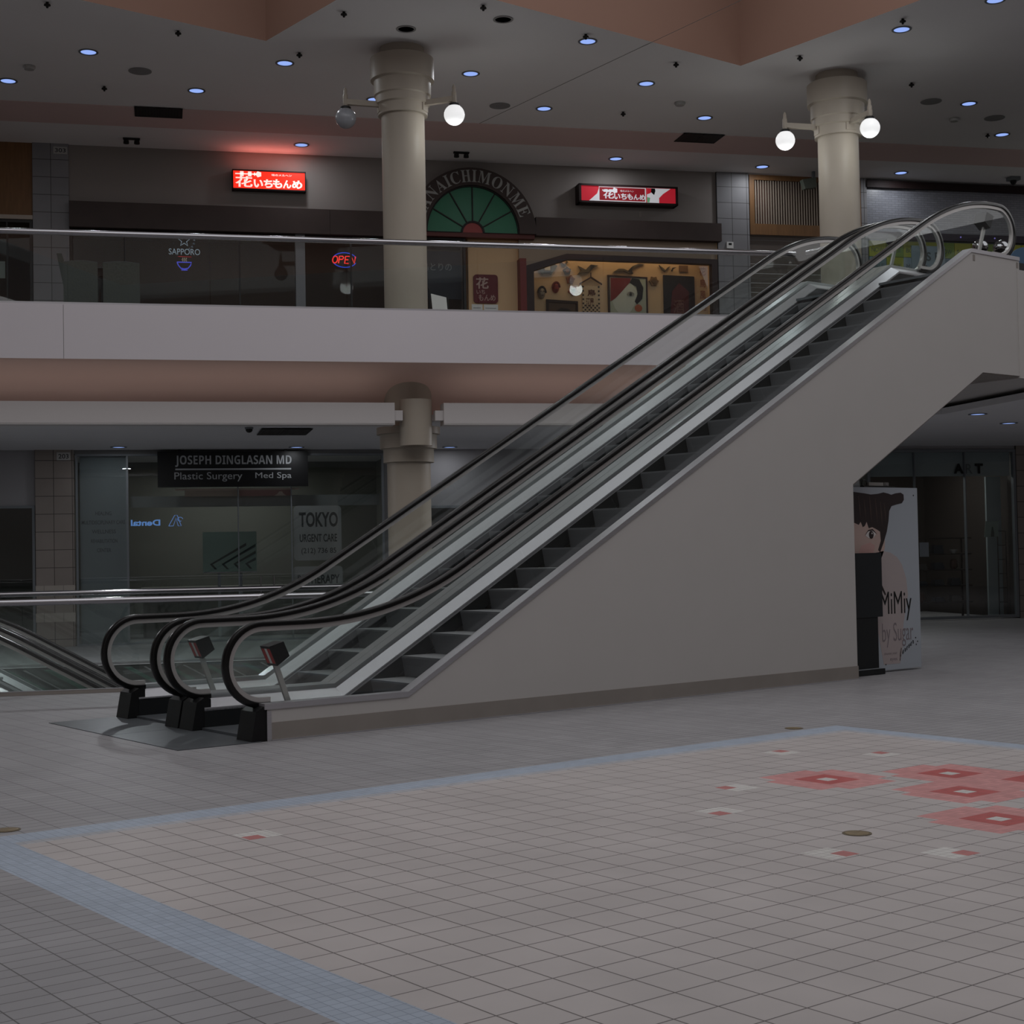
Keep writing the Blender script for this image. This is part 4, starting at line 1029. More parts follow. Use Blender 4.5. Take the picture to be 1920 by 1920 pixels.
mb.prism([(e[0]-.09, e[1]+.035), (e[0], e[1]+.058), (e[0]+.09, e[1]+.02), (e[0], e[1]+.042)], VD+.047, VD+.05, 'xz', 1)
obj('eye', mb, [dark('eye_grey', (150, 146, 134)), dark('eye_ink', (40, 36, 32))], p)
o_ = vit(8.37, 6.82)
obj('orange_disc', MB().prism([(o_[0]+.085*math.cos(2*PI*i/18), o_[1]+.08*math.sin(2*PI*i/18)) for i in range(18)], VD+.052, VD+.056, 'xz'), dark('disc_orange', (176, 96, 64)), p)
# dark poster and text column, dark frame at the sill
s = fac_thing('dark_poster', (vit(9.3, 6.6)[0], VD+.06, vit(9.3, 6.6)[1]), 'dark maroon poster right of the portrait poster', 'poster', GD)
p = obj('sheet', MB().prism(poly_v([(8.95, 6.45), (9.66, 6.45), (9.65, 7.53), (8.95, 7.55)]), VD+.06, VD+.10, 'xz'), dark('poster_black', (44, 38, 40)), s)
obj('red_field', MB().prism(poly_v([(9.08, 6.6), (9.5, 6.6), (9.52, 7.2), (9.3, 7.38), (9.14, 7.2)]), VD+.056, VD+.06, 'xz'), dark('poster_maroon', (92, 38, 40)), p)
mb = MB(); a, b_ = vit(9.16, 6.72), vit(9.40, 7.02); put_text(mb, '酒', a[0], b_[0], a[1], b_[1], VD+.054)
obj('lettering', mb, dark('poster_letter', (132, 96, 84)), p)
mb = MB()
for i, ch in enumerate('花鳥風月') :
    a, b_ = vit(9.78, 7.56-.255*i), vit(9.92, 7.74-.255*i); put_text(mb, ch, a[0], b_[0], a[1], b_[1], VD+.09, bold=.01)
tag(obj('wall_lettering', mb, dark('letter_rust', (146, 84, 64)), None, FAC), 'column of rust red characters at the right end of the beige display', 'lettering')
s = fac_thing('framed_picture', (vit(6.67, 6.6)[0], VD+.06, vit(6.67, 6.6)[1]), 'dark wide picture frame low at the left of the beige display', 'picture frame', GD)
obj('picture', MB().prism(poly_v([(6.40, 6.5), (6.98, 6.5), (6.98, 6.90), (6.40, 6.92)]), VD+.08, VD+.10, 'xz'), dark('pic_brown', (88, 70, 56)), s)
obj('frame', MB().prism(poly_v([(6.34, 6.45), (6.39, 6.45), (6.39, 6.91), (6.99, 6.89), (6.99, 6.45), (7.03, 6.45), (7.03, 6.94), (6.34, 6.97)]), VD+.05, VD+.10, 'xz'), dark('pic_frame', (40, 32, 30)), s)
obj('dark_hill', MB().prism(poly_v([(6.42, 6.5), (6.5, 6.70), (6.66, 6.80), (6.82, 6.78), (6.96, 6.66), (6.97, 6.5)]), VD+.075, VD+.08, 'xz'), m_ink, s)
# thermostat
s = fac_thing('thermostat', (10.42, VW-.09, 8.14), 'small white thermostat on the tiled pier right of the display', 'thermostat')
obj('body', MB().box(10.35, 10.50, VW-.11, VW-.062, 8.13, 8.27), m_white, s); obj('screen', MB().box(10.39, 10.46, VW-.113, VW-.11, 8.20, 8.245), m_ink, s)

# wooden lattice right of the pier
s = fac_thing('wooden_lattice', (11.9, VW-.02, 8.3), 'orange wood panel with pale vertical slats behind the right column', 'lattice panel')
obj('frame', MB().box(10.92, 13.55, VW-.06, VW+.0, 9.66, 9.77).box(10.92, 11.03, VW-.06, VW, 8.46, 9.66).box(13.3, 13.55, VW-.06, VW, 8.46, 9.66).box(11.03, 13.3, VW-.06, VW, 8.46, 8.70), m_wood, s)
obj('backing', MB().box(11.0, 13.4, VW+.02, VW+.04, 8.6, 9.7), mat('lattice_back', (70, 44, 34), .7), s)
for i in range(37):
    u = 11.06+.0598*i
    obj('slat', MB().box(u, u+.024, VW-.035, VW-.01, 8.70, 9.66), mat('slat_pale', (158, 144, 130), .6), s)
s = fac_thing('roller_shutter', (12.2, VW+.1, F2), 'rolled shutter with slanting lath texture below the wooden lattice', 'shutter')
mb = MB()
for i in range(30): mb.box(10.92, 13.55, VW+.03, VW+.05+.01*(i % 2), F2+.004+.104*i, F2+.104*i+.102)
obj('laths', mb, mat('lath_brown', (92, 82, 76), .5), s)

# hoarding with posters on the far right
s = fac_thing('poster_hoarding', (15.6, VW-.01, F2), 'hoarding of yellow green and blue grey posters behind the escalator tops', 'poster wall')
cols = [(150, 154, 52), (132, 148, 162), (118, 140, 70), (110, 134, 140), (158, 160, 70), (96, 118, 132)]
k = 0
for r_ in range(6):
    for c_ in range(10):
        u, z = 13.76+.42*c_, 8.44-.36*(r_+1)
        pm = cols[(c_*2+r_*3+(c_*r_) % 2) % 6]
        p = obj('poster', MB().box(u, u+.41, VW+.02, VW+.046, z, z+.35), mat('poster_%d' % pm[0], pm, .6), s)
        mb = MB(); put_text(mb, ('NOW', 'SALE', 'BOX', 'MAX')[(c_+r_) % 4], u+.06, u+.35, z+.10, z+.2, VW+.018)
        obj('lettering', mb, mat('poster_ink', (70, 80, 84), .6), p)
p = obj('large_poster', MB().box(14.78, 15.6, VW-.01, VW+.018, 7.55, 8.34), mat('poster_big', (130, 146, 156), .6), s)
mb = MB(); put_text(mb, 'M', 14.9, 15.15, 7.66, 7.9, VW-.013, bold=.03); put_text(mb, 'RS', 14.98, 15.25, 8.0, 8.2, VW-.013, bold=.02); put_text(mb, 'RS', 15.35, 15.56, 8.02, 8.2, VW-.013, bold=.02)
obj('lettering', mb, mat('poster_ink', (70, 80, 84)), p)
for i in range(4):
    u = (14.85, 15.95, 16.45, 16.8)[i]
    mb = MB().sphere((u, VW-.10, 8.54), .018, 10)
    tag(obj('small_lamp', mb, mat('violet_lamp', (120, 110, 190), .4, emis=.5), None, FAC, True), 'tiny violet lamp on the dark strip above the hoarding, %s from the left' % ORD[i], 'lamp', 'violet strip lamps')

# ================================================================== LOWER SHOPS
s = fac_thing('clinic_sign', (-.21, VL-.10, 3.05), 'black clinic sign JOSEPH DINGLASAN MD hanging over the lower shop glass', 'sign')
p = obj('panel', MB().box(-1.67, 1.255, VL-.20, VL-.10, 3.055, 3.755), mat('sign_black', (16, 16, 17), .4, spec=.3), s)
mb = MB(); y = VL-.203
put_text(mb, ''.join(c if c == ' ' else chr(0x1D5D4+ord(c)-65) for c in 'JOSEPH DINGLASAN MD'), -1.33, .93, 3.45, 3.675, y)
mb.box(-1.33, .92, y-.001, y+.003, 3.388, 3.418)
obj('name_lettering', mb, mat('sign_letter', (160, 162, 164), .5), p)
mb = MB(); put_text(mb, 'Plastic Surgery', -1.35, -.04, 3.16, 3.345, y); put_text(mb, 'Med Spa', .215, .925, 3.185, 3.335, y)
obj('service_lettering', mb, mat('sign_letter', (118, 120, 122)), p)
for u in (-1.25, .82): obj('bracket', MB().box(u-.03, u+.03, VL-.17, VL-.13, 3.755, ZL-.001), m_black, s)
s = fac_thing('shelf_panel', (-.1, VL+.10, 2.87), 'beige and rose plank hanging under the black clinic sign', 'panel')
obj('beige_board', MB().box(-1.15, -.105, VL+.08, VL+.12, 2.88, 3.0), mat('board_beige', (152, 136, 124), .6), s)
p = obj('rose_board', MB().box(-.095, .93, VL+.08, VL+.12, 2.88, 3.0), mat('board_rose', (142, 104, 100), .6), s)
obj('mountain_motif', MB().prism([(.60, 2.882), (.66, 2.915), (.70, 2.965), (.755, 2.965), (.79, 2.915), (.84, 2.882)], VL+.076, VL+.08, 'xz'), mat('board_pale', (178, 160, 148), .6), p)
obj('ledge', MB().box(-1.34, 1.1, VL+.07, VL+.14, 3.0, 3.035), mat('board_pale', (178, 160, 148)), s)
# window lettering stickers
def rrect(x0, x1, z0, z1, r, n=5):
    P = []
    for cx, cz, a0 in ((x1-r, z1-r, 0), (x0+r, z1-r, PI/2), (x0+r, z0+r, PI), (x1-r, z0+r, 1.5*PI)):
        P += [(cx+r*math.cos(a0+PI/2*i/n), cz+r*math.sin(a0+PI/2*i/n)) for i in range(n+1)]
    return P
m_stk = mat('sticker_grey', (140, 142, 140), .6); m_stki = mat('sticker_ink', (58, 60, 60), .6)
VS = VL+.03
s = fac_thing('window_sticker', (1.45, VS, 1.57), 'grey sticker TOKYO URGENT CARE on the lower shop glass', 'window sticker', 'clinic window stickers')
p = obj('backing', MB().prism(rrect(.97, 1.93, 1.57, 2.67, .08), VS, VS+.003, 'xz'), m_stk, s)
mb = MB(); put_text(mb, 'TOKYO', 1.08, 1.86, 2.24, 2.54, VS-.002, bold=.03); put_text(mb, 'URGENT CARE', 1.09, 1.84, 1.94, 2.10, VS-.002, bold=.02); put_text(mb, '(212) 736 85', 1.12, 1.82, 1.68, 1.82, VS-.002, bold=.01)
obj('lettering', mb, m_stki, p)
s = fac_thing('window_sticker', (1.45, VS, .98), 'grey sticker IV THERAPY below the TOKYO sticker', 'window sticker', 'clinic window stickers')
p = obj('backing', MB().prism(rrect(.95, 1.94, .98, 1.45, .06), VS, VS+.003, 'xz'), m_stk, s)
mb = MB(); put_text(mb, 'IV THERAPY', 1.04, 1.88, 1.10, 1.28, VS-.002, bold=.02)
obj('lettering', mb, m_stki, p)
mb = MB()
for w, a, b_, z in (('HEALING', -2.86, -2.56, 2.53), ('MULTIDISCIPLINARY CARE', -3.12, -2.30, 2.355), ('WELLNESS', -2.93, -2.48, 2.175), ('REHABILITATION', -2.95, -2.45, 1.99), ('CENTER', -2.84, -2.57, 1.81)):
    put_text(mb, w, a, b_, z, z+.075, VL+.117, bold=.01)
tag(obj('wall_lettering', mb, mat('partition_ink', (82, 86, 88), .6), None, FAC), 'five lines of small dark capitals on the grey partition beside pier 203', 'lettering')
s = fac_thing('neon_sign', (-1.6, 24.2, 2.3), 'mirrored blue neon reading Dental with an A shaped logo behind the lower glass', 'neon sign')
def bk(u, z): k = (24.2+6.462)/(23.5+6.462); return (-1.588+(u+1.588)*k, 1.669+(z-1.669)*k)
a, b_ = bk(-2.19, 2.31), bk(-1.63, 2.43)
mb = MB(); put_text(mb, 'Dental', a[0], b_[0], a[1], b_[1], 24.2, bold=.03, mirror=True)
obj('lettering', mb, neon((88, 128, 186)), s)
a, b_ = bk(-1.47, 2.30), bk(-1.19, 2.51)
mb = MB().tube([(a[0], 24.2, a[1]), (a[0]+.12, 24.2, b_[1]), (a[0]+.17, 24.2, b_[1]), (b_[0]-.04, 24.2, a[1]), (b_[0]-.10, 24.2, a[1]), (a[0]+.145, 24.2, b_[1]-.06), (a[0]+.09, 24.2, a[1]), (a[0], 24.2, a[1])], .008, 6)
mb.tube([(b_[0]-.06+.05*math.cos(t), 24.2, b_[1]-.08+.04*math.sin(t)) for t in [.4*i for i in range(14)]], .007, 6)
obj('logo', mb, neon((84, 116, 170)), s)
# counter and wall mirror inside the clinic
s = fac_thing('reception_counter', (.3, 25.6, 0), 'dark reception counter with a pale top inside the lower clinic', 'counter')
obj('body', MB().box(-2.0, 2.6, 25.4, 26.0, .02, 1.02), mat('counter_dark', (70, 68, 64), .6), s)
obj('top', MB().box(-2.04, 2.64, 25.36, 26.04, 1.02, 1.06), mat('counter_top', (150, 148, 142), .3), s)
s = fac_thing('wall_mirror', (-.3, 25.0, 1.37), 'greenish framed mirror with painted zigzag reflections inside the lower clinic', 'mirror')
k = (25.0+6.462)/(23.5+6.462)
def bm_(u, z): return (-1.588+(u+1.588)*k, 1.669+(z-1.669)*k)
a, b_ = bm_(-.82, 1.38), bm_(.23, 2.17)
p = obj('mirror_glass', MB().box(a[0], b_[0], 25.0, 25.03, a[1], b_[1]), mat('mirror_green', (112, 134, 126), .25), s)
obj('bottom_ledge', MB().box(a[0], b_[0], 24.97, 25.03, a[1]-.03, a[1]), m_chrome, s)
mb = MB()
for i in range(4):
    x = a[0]+.14+.24*i; xx = min(x+.75, b_[0]-.02); zz = a[1]+.16+(xx-x)*.58
    mb.prism([(x+.10, a[1]+.05), (x, a[1]+.16), (xx, min(zz, b_[1]-.01)), (xx, min(zz, b_[1]-.01)-.06), (x+.06, a[1]+.155), (x+.15, a[1]+.05)], 24.997, 25.0, 'xz')
obj('painted_reflections', mb, mat('reflection_dark', (44, 54, 52), .3), p)  # mirror reflections put in as dark bands
obj('post', MB().box(a[0]+.3, a[0]+.36, 25.02, 25.06, .02, a[1]).box(b_[0]-.36, b_[0]-.3, 25.02, 25.06, .02, a[1]), m_sill, s)
for u, w in ((.30, 'left'), (.56, 'right')):
    mb = MB().tube([(u, VL-.10, .95), (u, VL-.10, 1.28)], .014, 8).tube([(u, VL-.1, 1.0), (u, VL-.03, 1.0)], .01, 6).tube([(u, VL-.1, 1.23), (u, VL-.03, 1.23)], .01, 6)
    tag(obj('door_pull', mb, m_chrome, None, FAC, True), 'chrome door pull on the lower clinic glass, the %s one' % w, 'door handle', 'clinic door pulls')

# far right shop
for nm, uu, vv, zz, sx, sy, en in (('clinic_fill', -.2, 25.6, 3.7, 2.6, 2, 26), ('art_shop_fill', 15.0, 24.6, 3.7, 2, 1.4, 26), ('noodle_bar_fill', 1.0, 25.6, 8.6, 5, 2, 6)):  # unseen fill lights added to lift the dark shop interiors
    l = bpy.data.lights.new(nm, 'AREA'); l.shape = 'RECTANGLE'; l.size = sx; l.size_y = sy; l.energy = en; l.color = (.98, 1, .96)
    lo = bpy.data.objects.new(nm, l); COL.objects.link(lo); lo.matrix_world = FAC @ Matrix.Translation((uu, vv, zz))
mb = MB()
put_text(mb, 'A', 15.27, 15.51, 3.19, 3.41, VA-.014, bold=.05); put_text(mb, 'T', 15.78, 15.98, 3.19, 3.41, VA-.014, bold=.05)
s = fac_thing('shop_lettering', (15.6, VA-.01, 3.19), 'black capitals A and T with a missing R on the far right shop header', 'lettering')
obj('letters', mb, m_ink, s)
mb = MB(); put_text(mb, 'R', 15.56, 15.72, 3.19, 3.40, VA-.014, bold=-.004)
obj('ghost_letter', mb, mat('ghost_letter', (88, 96, 98), .6), s)
s = fac_thing('wire_rack', (16.52, VA+.34, 0), 'tall black wire rack at the right edge of the A T shop', 'rack')
mb = MB()
for u in (16.42, 16.62): mb.tube([(u, VA+.2, .02), (u, VA+.2, 1.92)], .012, 6)
for i in range(6): mb.tube([(16.42, VA+.2, .35+.314*i), (16.62, VA+.2, .35+.314*i)], .008, 6)
obj('frame', mb, m_black, s)
mb = MB().prism([(16.06, 1.79), (16.40, 1.80), (16.41, 2.14), (16.10, 2.14)], VA+.14, VA+.15, 'xz')
mb.prism([(16.22, 1.80), (16.30, 1.80), (16.30, 1.90), (16.275, 2.02), (16.25, 2.02), (16.23, 1.90)], VA+.137, VA+.14, 'xz', 1)
tag(obj('bottle_poster', mb, [mat('poster_green_grey', (120, 134, 128), .6), mat('bottle_green', (50, 62, 54), .5)], None, FAC), 'pale poster of a dark bottle in the A T shop window', 'poster')
tag(obj('paper_note', MB().box(14.40, 14.62, VA-.012, VA-.008, 1.39, 1.70), mat('note_pale', (140, 146, 152), .6), None, FAC), 'pale paper note on the A T shop glass beside the tall banner', 'note')
# shelves of goods behind the glass
for i, z in enumerate((.35, .72, 1.08, 1.44, 1.80)):
    s = fac_thing('display_shelf', (14.9, VA+1.3, z-.03), 'dark shelf inside the A T shop, %s from the floor up' % ORD[i], 'shelf', 'shelves of the A T shop')
    obj('board', MB().box(13.5, 16.3, VA+1.1, VA+1.5, z-.03, z), mat('shelf_dark', (46, 38, 34), .6), s)
    for j in range(3):
        obj('upright', MB().box(13.5+1.37*j, 13.54+1.37*j, VA+1.46, VA+1.5, z-.35, z-.03), mat('shelf_dark', (46, 38, 34)), s)
gm = [mat('goods_%d' % i, c, .6) for i, c in enumerate([(60, 50, 46), (96, 92, 88), (52, 58, 66), (84, 58, 48), (206, 206, 202), (66, 66, 64)])]
kinds = ['folded dark cloth', 'grey box', 'small blue box', 'brown pot', 'white bowl', 'black jar']
rnd = random.Random(5)
for r_, z in enumerate((.35, .72, 1.08, 1.44)):
    for c_ in range(6):
        kk = (r_*2+c_*5+r_*c_) % 6; u = 13.85+.42*c_; v = VA+1.28; h = .10+.03*((r_+c_) % 4)
        if kk in (3, 4, 5):
            rr = .07+.02*(c_ % 2); mb = MB()
            if kk == 4: mb.lathe([(.03, z+.001), (.04, z+.01), (rr, z+.09), (rr-.01, z+.09), (.03, z+.02)], u, v, 14)
            elif kk == 3: mb.lathe([(.05, z+.001), (rr, z+.06), (rr*.9, z+h), (rr*.6, z+h+.03), (rr*.65, z+h+.04)], u, v, 14)
            else: mb.lathe([(.06, z+.001), (.062, z+h), (.045, z+h+.02), (.05, z+h+.05), (.001, z+h+.05)], u, v, 14)
        else:
            mb = MB().box(u-.12, u+.12, v-.1, v+.1, z+.001, z+h*.6).box(u-.11, u+.10, v-.09, v+.09, z+h*.6, z+h)
        tag(obj('shop_goods', mb, gm[kk], None, FAC, kk > 2), '%s, %s from left on the %s shelf up in the A T shop' % (kinds[kk], ORD[c_], ORD[r_]), 'goods', 'goods on the A T shop shelves')

# ================================================================== BANNER UNDER THE ESCALATOR
s = thing('display_banner', (11.55, 7.20, 0), 'tall pale box banner MiMiy by Sugar with a dark haired face, beside the escalator end', 'banner')
BY = 7.15
bb = obj('box', MB().box(10.72, 12.415, BY, BY+.10, .025, 2.42), mat('banner_pale', (168, 174, 182), .55), s)
def bp(name, pts, m, d): return obj(name, MB().prism(pts, BY-.0012*d, BY-.0012*(d-1), 'xz'), m, bb)
m_skin = mat('banner_skin', (186, 162, 154), .6)
bp('printed_face', [(10.73, 1.45), (11.60, 1.45), (11.70, 1.62), (11.72, 2.0), (11.4, 2.1), (10.73, 2.1)], m_skin, 1)
bp('printed_shoulder', [(11.50, 1.56), (11.66, 1.585), (11.82, 1.56), (11.95, 1.50), (12.05, 1.40), (12.13, 1.22), (12.16, 1.0), (12.05, .62), (12.02, .30), (11.96, .10), (11.62, .10), (11.50, .6)], mat('banner_skin_pale', (174, 162, 161), .6), 1)
hair = [(10.73, 2.35), (11.1, 2.355), (11.3, 2.34), (11.44, 2.325), (11.58, 2.335), (11.70, 2.355), (11.80, 2.34), (11.86, 2.325), (11.95, 2.345), (12.06, 2.355), (12.12, 2.33), (12.125, 2.26), (12.08, 2.215), (11.98, 2.20), (11.86, 2.175), (11.81, 2.11), (11.79, 1.98), (11.75, 1.84), (11.68, 1.70), (11.60, 1.57), (11.56, 1.60), (11.62, 1.72), (11.61, 1.84), (11.54, 1.87), (11.45, 1.90), (11.38, 1.885), (11.34, 1.97), (11.30, 1.915), (11.26, 1.90), (11.22, 1.97), (11.18, 1.93), (11.1, 1.955), (10.73, 1.95)]
bp('printed_hair', hair, mat('banner_hair', (48, 38, 38), .6), 2)
mb = MB()
for x_, z0_, z1_, w_ in ((11.18, 2.0, 2.3, .012), (11.29, 1.98, 2.26, .010), (11.40, 1.95, 2.30, .014), (11.52, 1.93, 2.28, .010), (11.62, 1.9, 2.24, .012), (11.70, 1.95, 2.22, .010)):
    mb.prism([(x_, z1_), (x_+w_, z1_), (x_+w_*1.6+.02, (z0_+z1_)/2), (x_+w_*.6+.03, z0_), (x_+.012, (z0_+z1_)/2)], BY-.0032, BY-.0024, 'xz')
obj('printed_strands', mb, mat('banner_hair_light', (70, 56, 52), .6), bb)
bp('printed_cheek', [(11.12, 1.50), (11.3, 1.48), (11.46, 1.56), (11.50, 1.66), (11.40, 1.70), (11.22, 1.66)], mat('banner_cheek', (192, 154, 148), .6), 1.6)
bp('printed_lock', [(11.50, 1.56), (11.54, 1.57), (11.58, 1.40), (11.57, 1.22), (11.70, 1.02), (11.68, 1.0), (11.54, 1.18), (11.52, 1.36)], mat('banner_hair', (48, 38, 38)), 2)
mb = MB(); ex, ez = 11.425, 1.80
mb.prism([(ex-.115, ez-.01), (ex-.06, ez+.05), (ex+.02, ez+.062), (ex+.10, ez+.01), (ex+.05, ez-.035), (ex-.05, ez-.045)], BY-.0036, BY-.0024, 'xz', 0)
mb.prism([(ex+.048*math.cos(2*PI*i/16), ez+.052*math.sin(2*PI*i/16)) for i in range(16)], BY-.0048, BY-.0036, 'xz', 1)
mb.prism([(ex+.012*math.cos(2*PI*i/8)+.015, ez+.018+.012*math.sin(2*PI*i/8)) for i in range(8)], BY-.006, BY-.0048, 'xz', 0)
mb.prism([(ex-.125, ez-.005), (ex-.06, ez+.062), (ex+.03, ez+.075), (ex+.12, ez+.01), (ex+.02, ez+.056), (ex-.06, ez+.046)], BY-.0048, BY-.0036, 'xz', 1)
obj('printed_eye', mb, [mat('eye_white', (206, 200, 198), .5), mat('eye_dark', (42, 32, 32), .4)], bb)
mb = MB(); put_text(mb, 'MiMiy', 11.585, 12.23, .66, 1.05, BY-.003, bold=.0); obj('name_lettering', mb, m_ink, bb)
mb = MB(); put_text(mb, 'by Sugar', 11.60, 12.25, .32, .64, BY-.003, bold=-.005); obj('second_lettering', mb, mat('banner_grey', (132, 122, 126), .6), bb)
mb = MB(); put_text(mb, '𝓯𝓸𝓻𝓮𝓿𝓮𝓻', 0, .36, 0, .15, BY-.003, bold=.0)
mb.v = [(11.95+.9*x-.2*z, y, .13+.5*x+.9*z) for x, y, z in mb.v]; obj('script_lettering', mb, m_ink, bb)
mb = MB(); put_text(mb, 'choose your', 11.63, 11.9, .215, .26, BY-.003); put_text(mb, 'eyes', 11.75, 11.9, .13, .175, BY-.003); obj('small_lettering', mb, mat('banner_grey', (132, 122, 126)), bb)
mb = MB()
for x, z in ((12.30, .42), (12.34, .37), (12.31, .33), (12.33, 2.32), (11.66, .1)): mb.prism([(x-.012, z), (x, z+.012), (x+.012, z), (x, z-.012)], BY-.0025, BY-.001, 'xz')
obj('printed_specks', mb, m_ink, bb)
s = thing('black_board', (11.2, 7.05, 0), 'black board in two offset pieces leaning on the left of the tall banner', 'board')
obj('upper_panel', MB().box(10.70, 11.46, 7.02, 7.10, .74, 1.565), mat('board_black', (30, 33, 36), .5), s)
obj('lower_panel', MB().box(10.70, 11.37, 7.03, 7.10, .03, .745), mat('board_black2', (25, 27, 29), .5), s)
obj('foot', MB().box(10.68, 11.43, 6.98, 7.10, .003, .075), mat('board_black2', (25, 27, 29)), s)
obj('foot_trim', MB().box(10.68, 11.37, 6.975, 7.03, .076, .082), m_sill, s)
s = thing('storage_tray', (11.5, 7.2, 2.42), 'grey tray of small hardware lying on top of the tall banner', 'tray')
obj('tray_base', MB().box(11.31, 11.95, BY+.0, BY+.09, 2.421, 2.44), m_grille, s)
obj('white_case', MB().box(11.42, 11.72, BY+.01, BY+.08, 2.441, 2.485), mat('case_white', (150, 148, 144), .5), s)
obj('socket_block', MB().box(11.74, 11.83, BY+.01, BY+.08, 2.441, 2.487).box(11.76, 11.81, BY+.005, BY+.01, 2.45, 2.48), mat('case_grey', (120, 118, 116), .5), s)
obj('cable', MB().tube([(11.36+.05*math.cos(t), BY+.04, 2.47+.045*math.sin(t)) for t in [.35*i for i in range(19)]], .006, 6), m_black, s)
tag(obj('angled_board', MB().prism([(11.02, 2.425), (11.29, 2.425), (11.27, 2.56), (11.18, 2.56)], BY+.05, BY+.07, 'xz'), mat('board_pale_grey', (150, 154, 156), .6)), 'pale grey board standing on the banner top behind the escalator panel', 'board')

# ================================================================== THINGS ON THE BALCONY
m_wick = mat('wicker_dark', (72, 77, 73), .7, var=.15, scale=30, bump=.4)
def armchair(u0, u1, v, label, lean=0.0):
    s = fac_thing('wicker_armchair', ((u0+u1)/2, v, F2), label, 'chair', 'dark wicker chairs on the balcony')
    w = u1-u0; n = 8
    top = [(u0+w*i/n, F2+.93+.025*math.sin(PI*i/n)) for i in range(n+1)]
    obj('backrest', MB().prism([(u0, F2+.30)]+top+[(u1, F2+.30)], v, v+.06, 'xz'), m_wick, s)
    obj('top_rail', MB().tube([(a, v+.03, b) for a, b in top], .014, 8), mat('wicker_rail', (62, 66, 68), .4), s)
    obj('seat', MB().box(u0, u1, v+.06, v+.55, F2+.36, F2+.44), m_wick, s)
    for u in (u0, u1-.05): obj('arm', MB().box(u, u+.05, v+.06, v+.52, F2+.44, F2+.66), m_wick, s)
    for u in (u0+.02, u1-.02):
        for vv in (v+.03, v+.52): obj('leg', MB().tube([(u, vv, F2+.002), (u, vv, F2+.37)], .02, 8), m_black, s)
armchair(-3.03, -2.52, 17.3, 'dark wicker chair seen from behind, the left one at the balcony table')
armchair(-2.44, -1.89, 17.3, 'dark wicker chair seen from behind, the right one at the balcony table')
s = fac_thing('reclined_chair', (-3.3, 17.9, F2), 'dark chair seen from the side with its back leaning left, by pier 303', 'chair')
obj('backrest', MB().prism([(-3.02, F2+.42), (-2.95, F2+.42), (-3.04, F2+1.0), (-3.09, F2+1.19), (-3.17, F2+1.19), (-3.15, F2+1.08)], 17.95, 18.4, 'xz'), m_wick, s)
obj('seat', MB().box(-3.0, -2.56, 17.95, 18.4, F2+.38, F2+.44), m_wick, s)
for u in (-2.98, -2.6):
    for vv in (17.98, 18.37): obj('leg', MB().tube([(u, vv, F2+.002), (u, vv, F2+.39)], .018, 8), m_black, s)
s = fac_thing('round_table', (-2.45, 19.0, F2), 'round dark table on a thick pedestal behind the wicker chairs', 'table')
obj('tabletop', MB().lathe([(.10, F2+1.02), (.40, F2+1.05), (.46, F2+1.08), (.46, F2+1.095), (.44, F2+1.10), (.001, F2+1.10)], -2.45, 19.0, 40), mat('table_dark', (52, 56, 60), .3), s, smooth=True)
obj('pedestal', MB().lathe([(.3, F2+.002), (.28, F2+.04), (.09, F2+.08), (.085, F2+.98), (.13, F2+1.03)], -2.45, 19.0, 24), m_black, s, smooth=True)
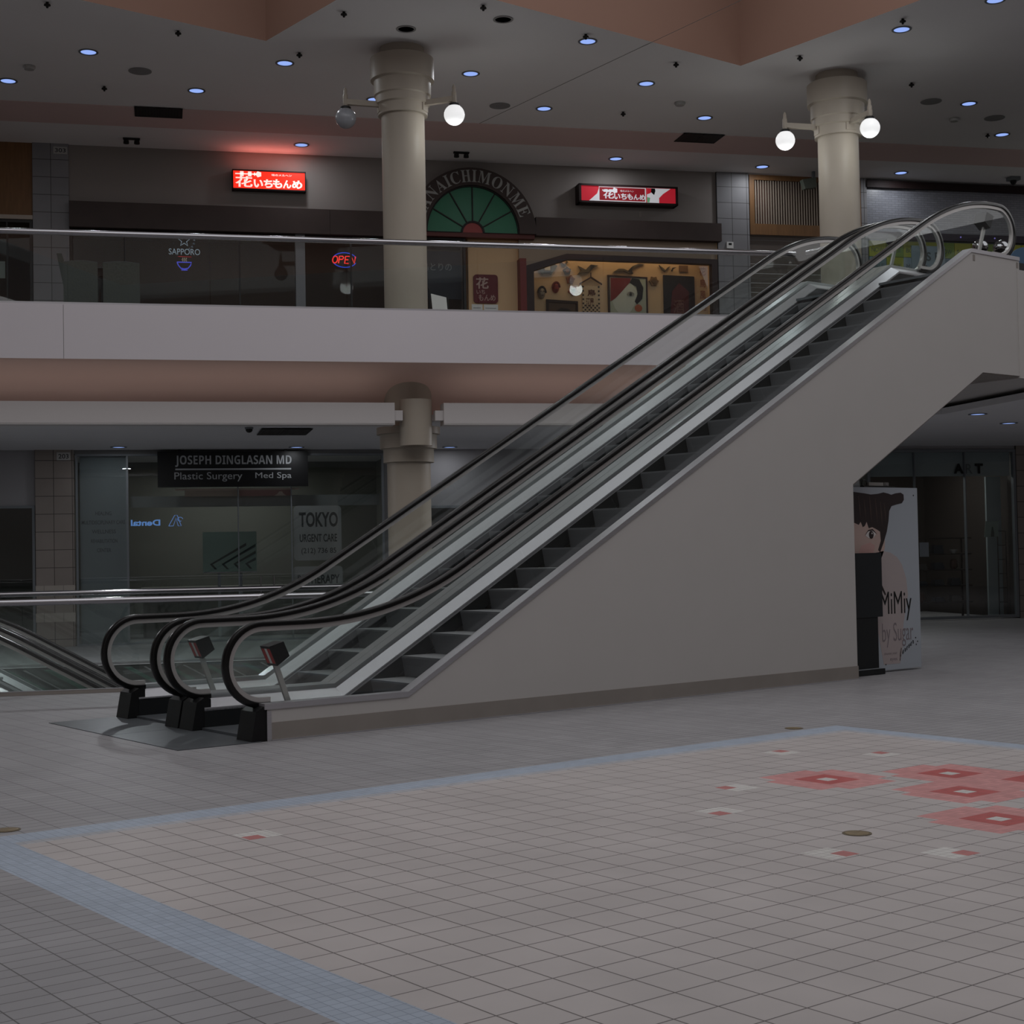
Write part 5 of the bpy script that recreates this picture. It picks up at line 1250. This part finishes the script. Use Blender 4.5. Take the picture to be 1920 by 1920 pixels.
# chrome balls and blue rounded board beyond the near newel
for u, v, w in ((12.28, 16.6, 'left'), (12.68, 16.6, 'right')):
    s = fac_thing('ball_post', (u, v, F2), 'chrome ball on a post beyond the escalator top, the %s one' % w, 'post', 'chrome ball posts')
    obj('post', MB().lathe([(.09, F2+.002), (.09, F2+.03), (.035, F2+.05), (.035, F2+1.36)], u, v, 16), m_chrome, s, smooth=True)
    obj('ball', MB().sphere((u, v, F2+1.46), .135, 24), mat('chrome_ball', (170, 170, 174), .08, 1.0), s, smooth=True)
P = [(13.1, F2+.004)]+[(13.40-.32*math.cos(PI*i/14), F2+1.25+.32*math.sin(PI*i/14)) for i in range(15)]+[(13.72, F2+.004)]
tag(obj('rounded_board', MB().prism(P, 17.0, 17.06, 'xz'), mat('board_blue', (64, 92, 120), .5), None, FAC), 'blue round topped board at the right edge beyond the escalator top', 'board')
# notices and leaflets by the balcony floor
s = fac_thing('notice_rack', (4.15, 18.6, F2), 'small black rack with a paper list just right of the left column', 'rack')
k = (18.6+6.462)/(23.6+6.462)
def nk(u, z): return (-1.588+(u+1.588)*k, 1.669+(z-1.669)*k)
a, b_ = nk(3.86, 7.02), nk(4.18, 6.72)
obj('paper', MB().prism([(a[0], a[1]), (b_[0], a[1]-.06), (b_[0]+.03, b_[1]-.15), (a[0]+.03, b_[1]-.12)], 18.58, 18.59, 'xz'), m_white, s)
obj('stand', MB().tube([(a[0]-.02, 18.6, F2+.003), (a[0]-.02, 18.6, a[1]+.06), (a[0]-.07, 18.6, a[1]+.16)], .012, 8).tube([(b_[0]+.05, 18.6, F2+.003), (b_[0]+.03, 18.6, a[1]-.05)], .012, 8), m_black, s)
tag(obj('notice_sheet', MB().box(-4.75, -4.49, VW-.012, VW-.007, 7.14, 7.47), mat('note_green', (130, 140, 134), .6), None, FAC), 'pale notice on the dark upper glass at the left edge', 'notice')

# ================================================================== FLOOR BOXES
for (x, y), w in (((12.09, 1.77), 'on the pink tiles below the flower patterns'), ((27.87, 17.75), 'on the grey pavers behind the far corner of the blue border'), ((-4.2, 18.0), 'on the grey pavers at the left edge')):
    s = thing('floor_box', (x*T, y*T, 0), 'round brass floor cover ' + w, 'floor cover', 'round brass floor covers')
    obj('lid', MB().lathe([(.07, .001), (.07, .004), (.06, .006), (.001, .006)], x*T, y*T, 24), mat('brass_dull', (128, 112, 84), .45, .5, var=.2, scale=20), s, smooth=True)
    obj('ring', MB().lathe([(.085, .001), (.085, .003), (.071, .003), (.071, .001)], x*T, y*T, 24), mat('brass_ring', (112, 100, 78), .4, .6), s, smooth=True)
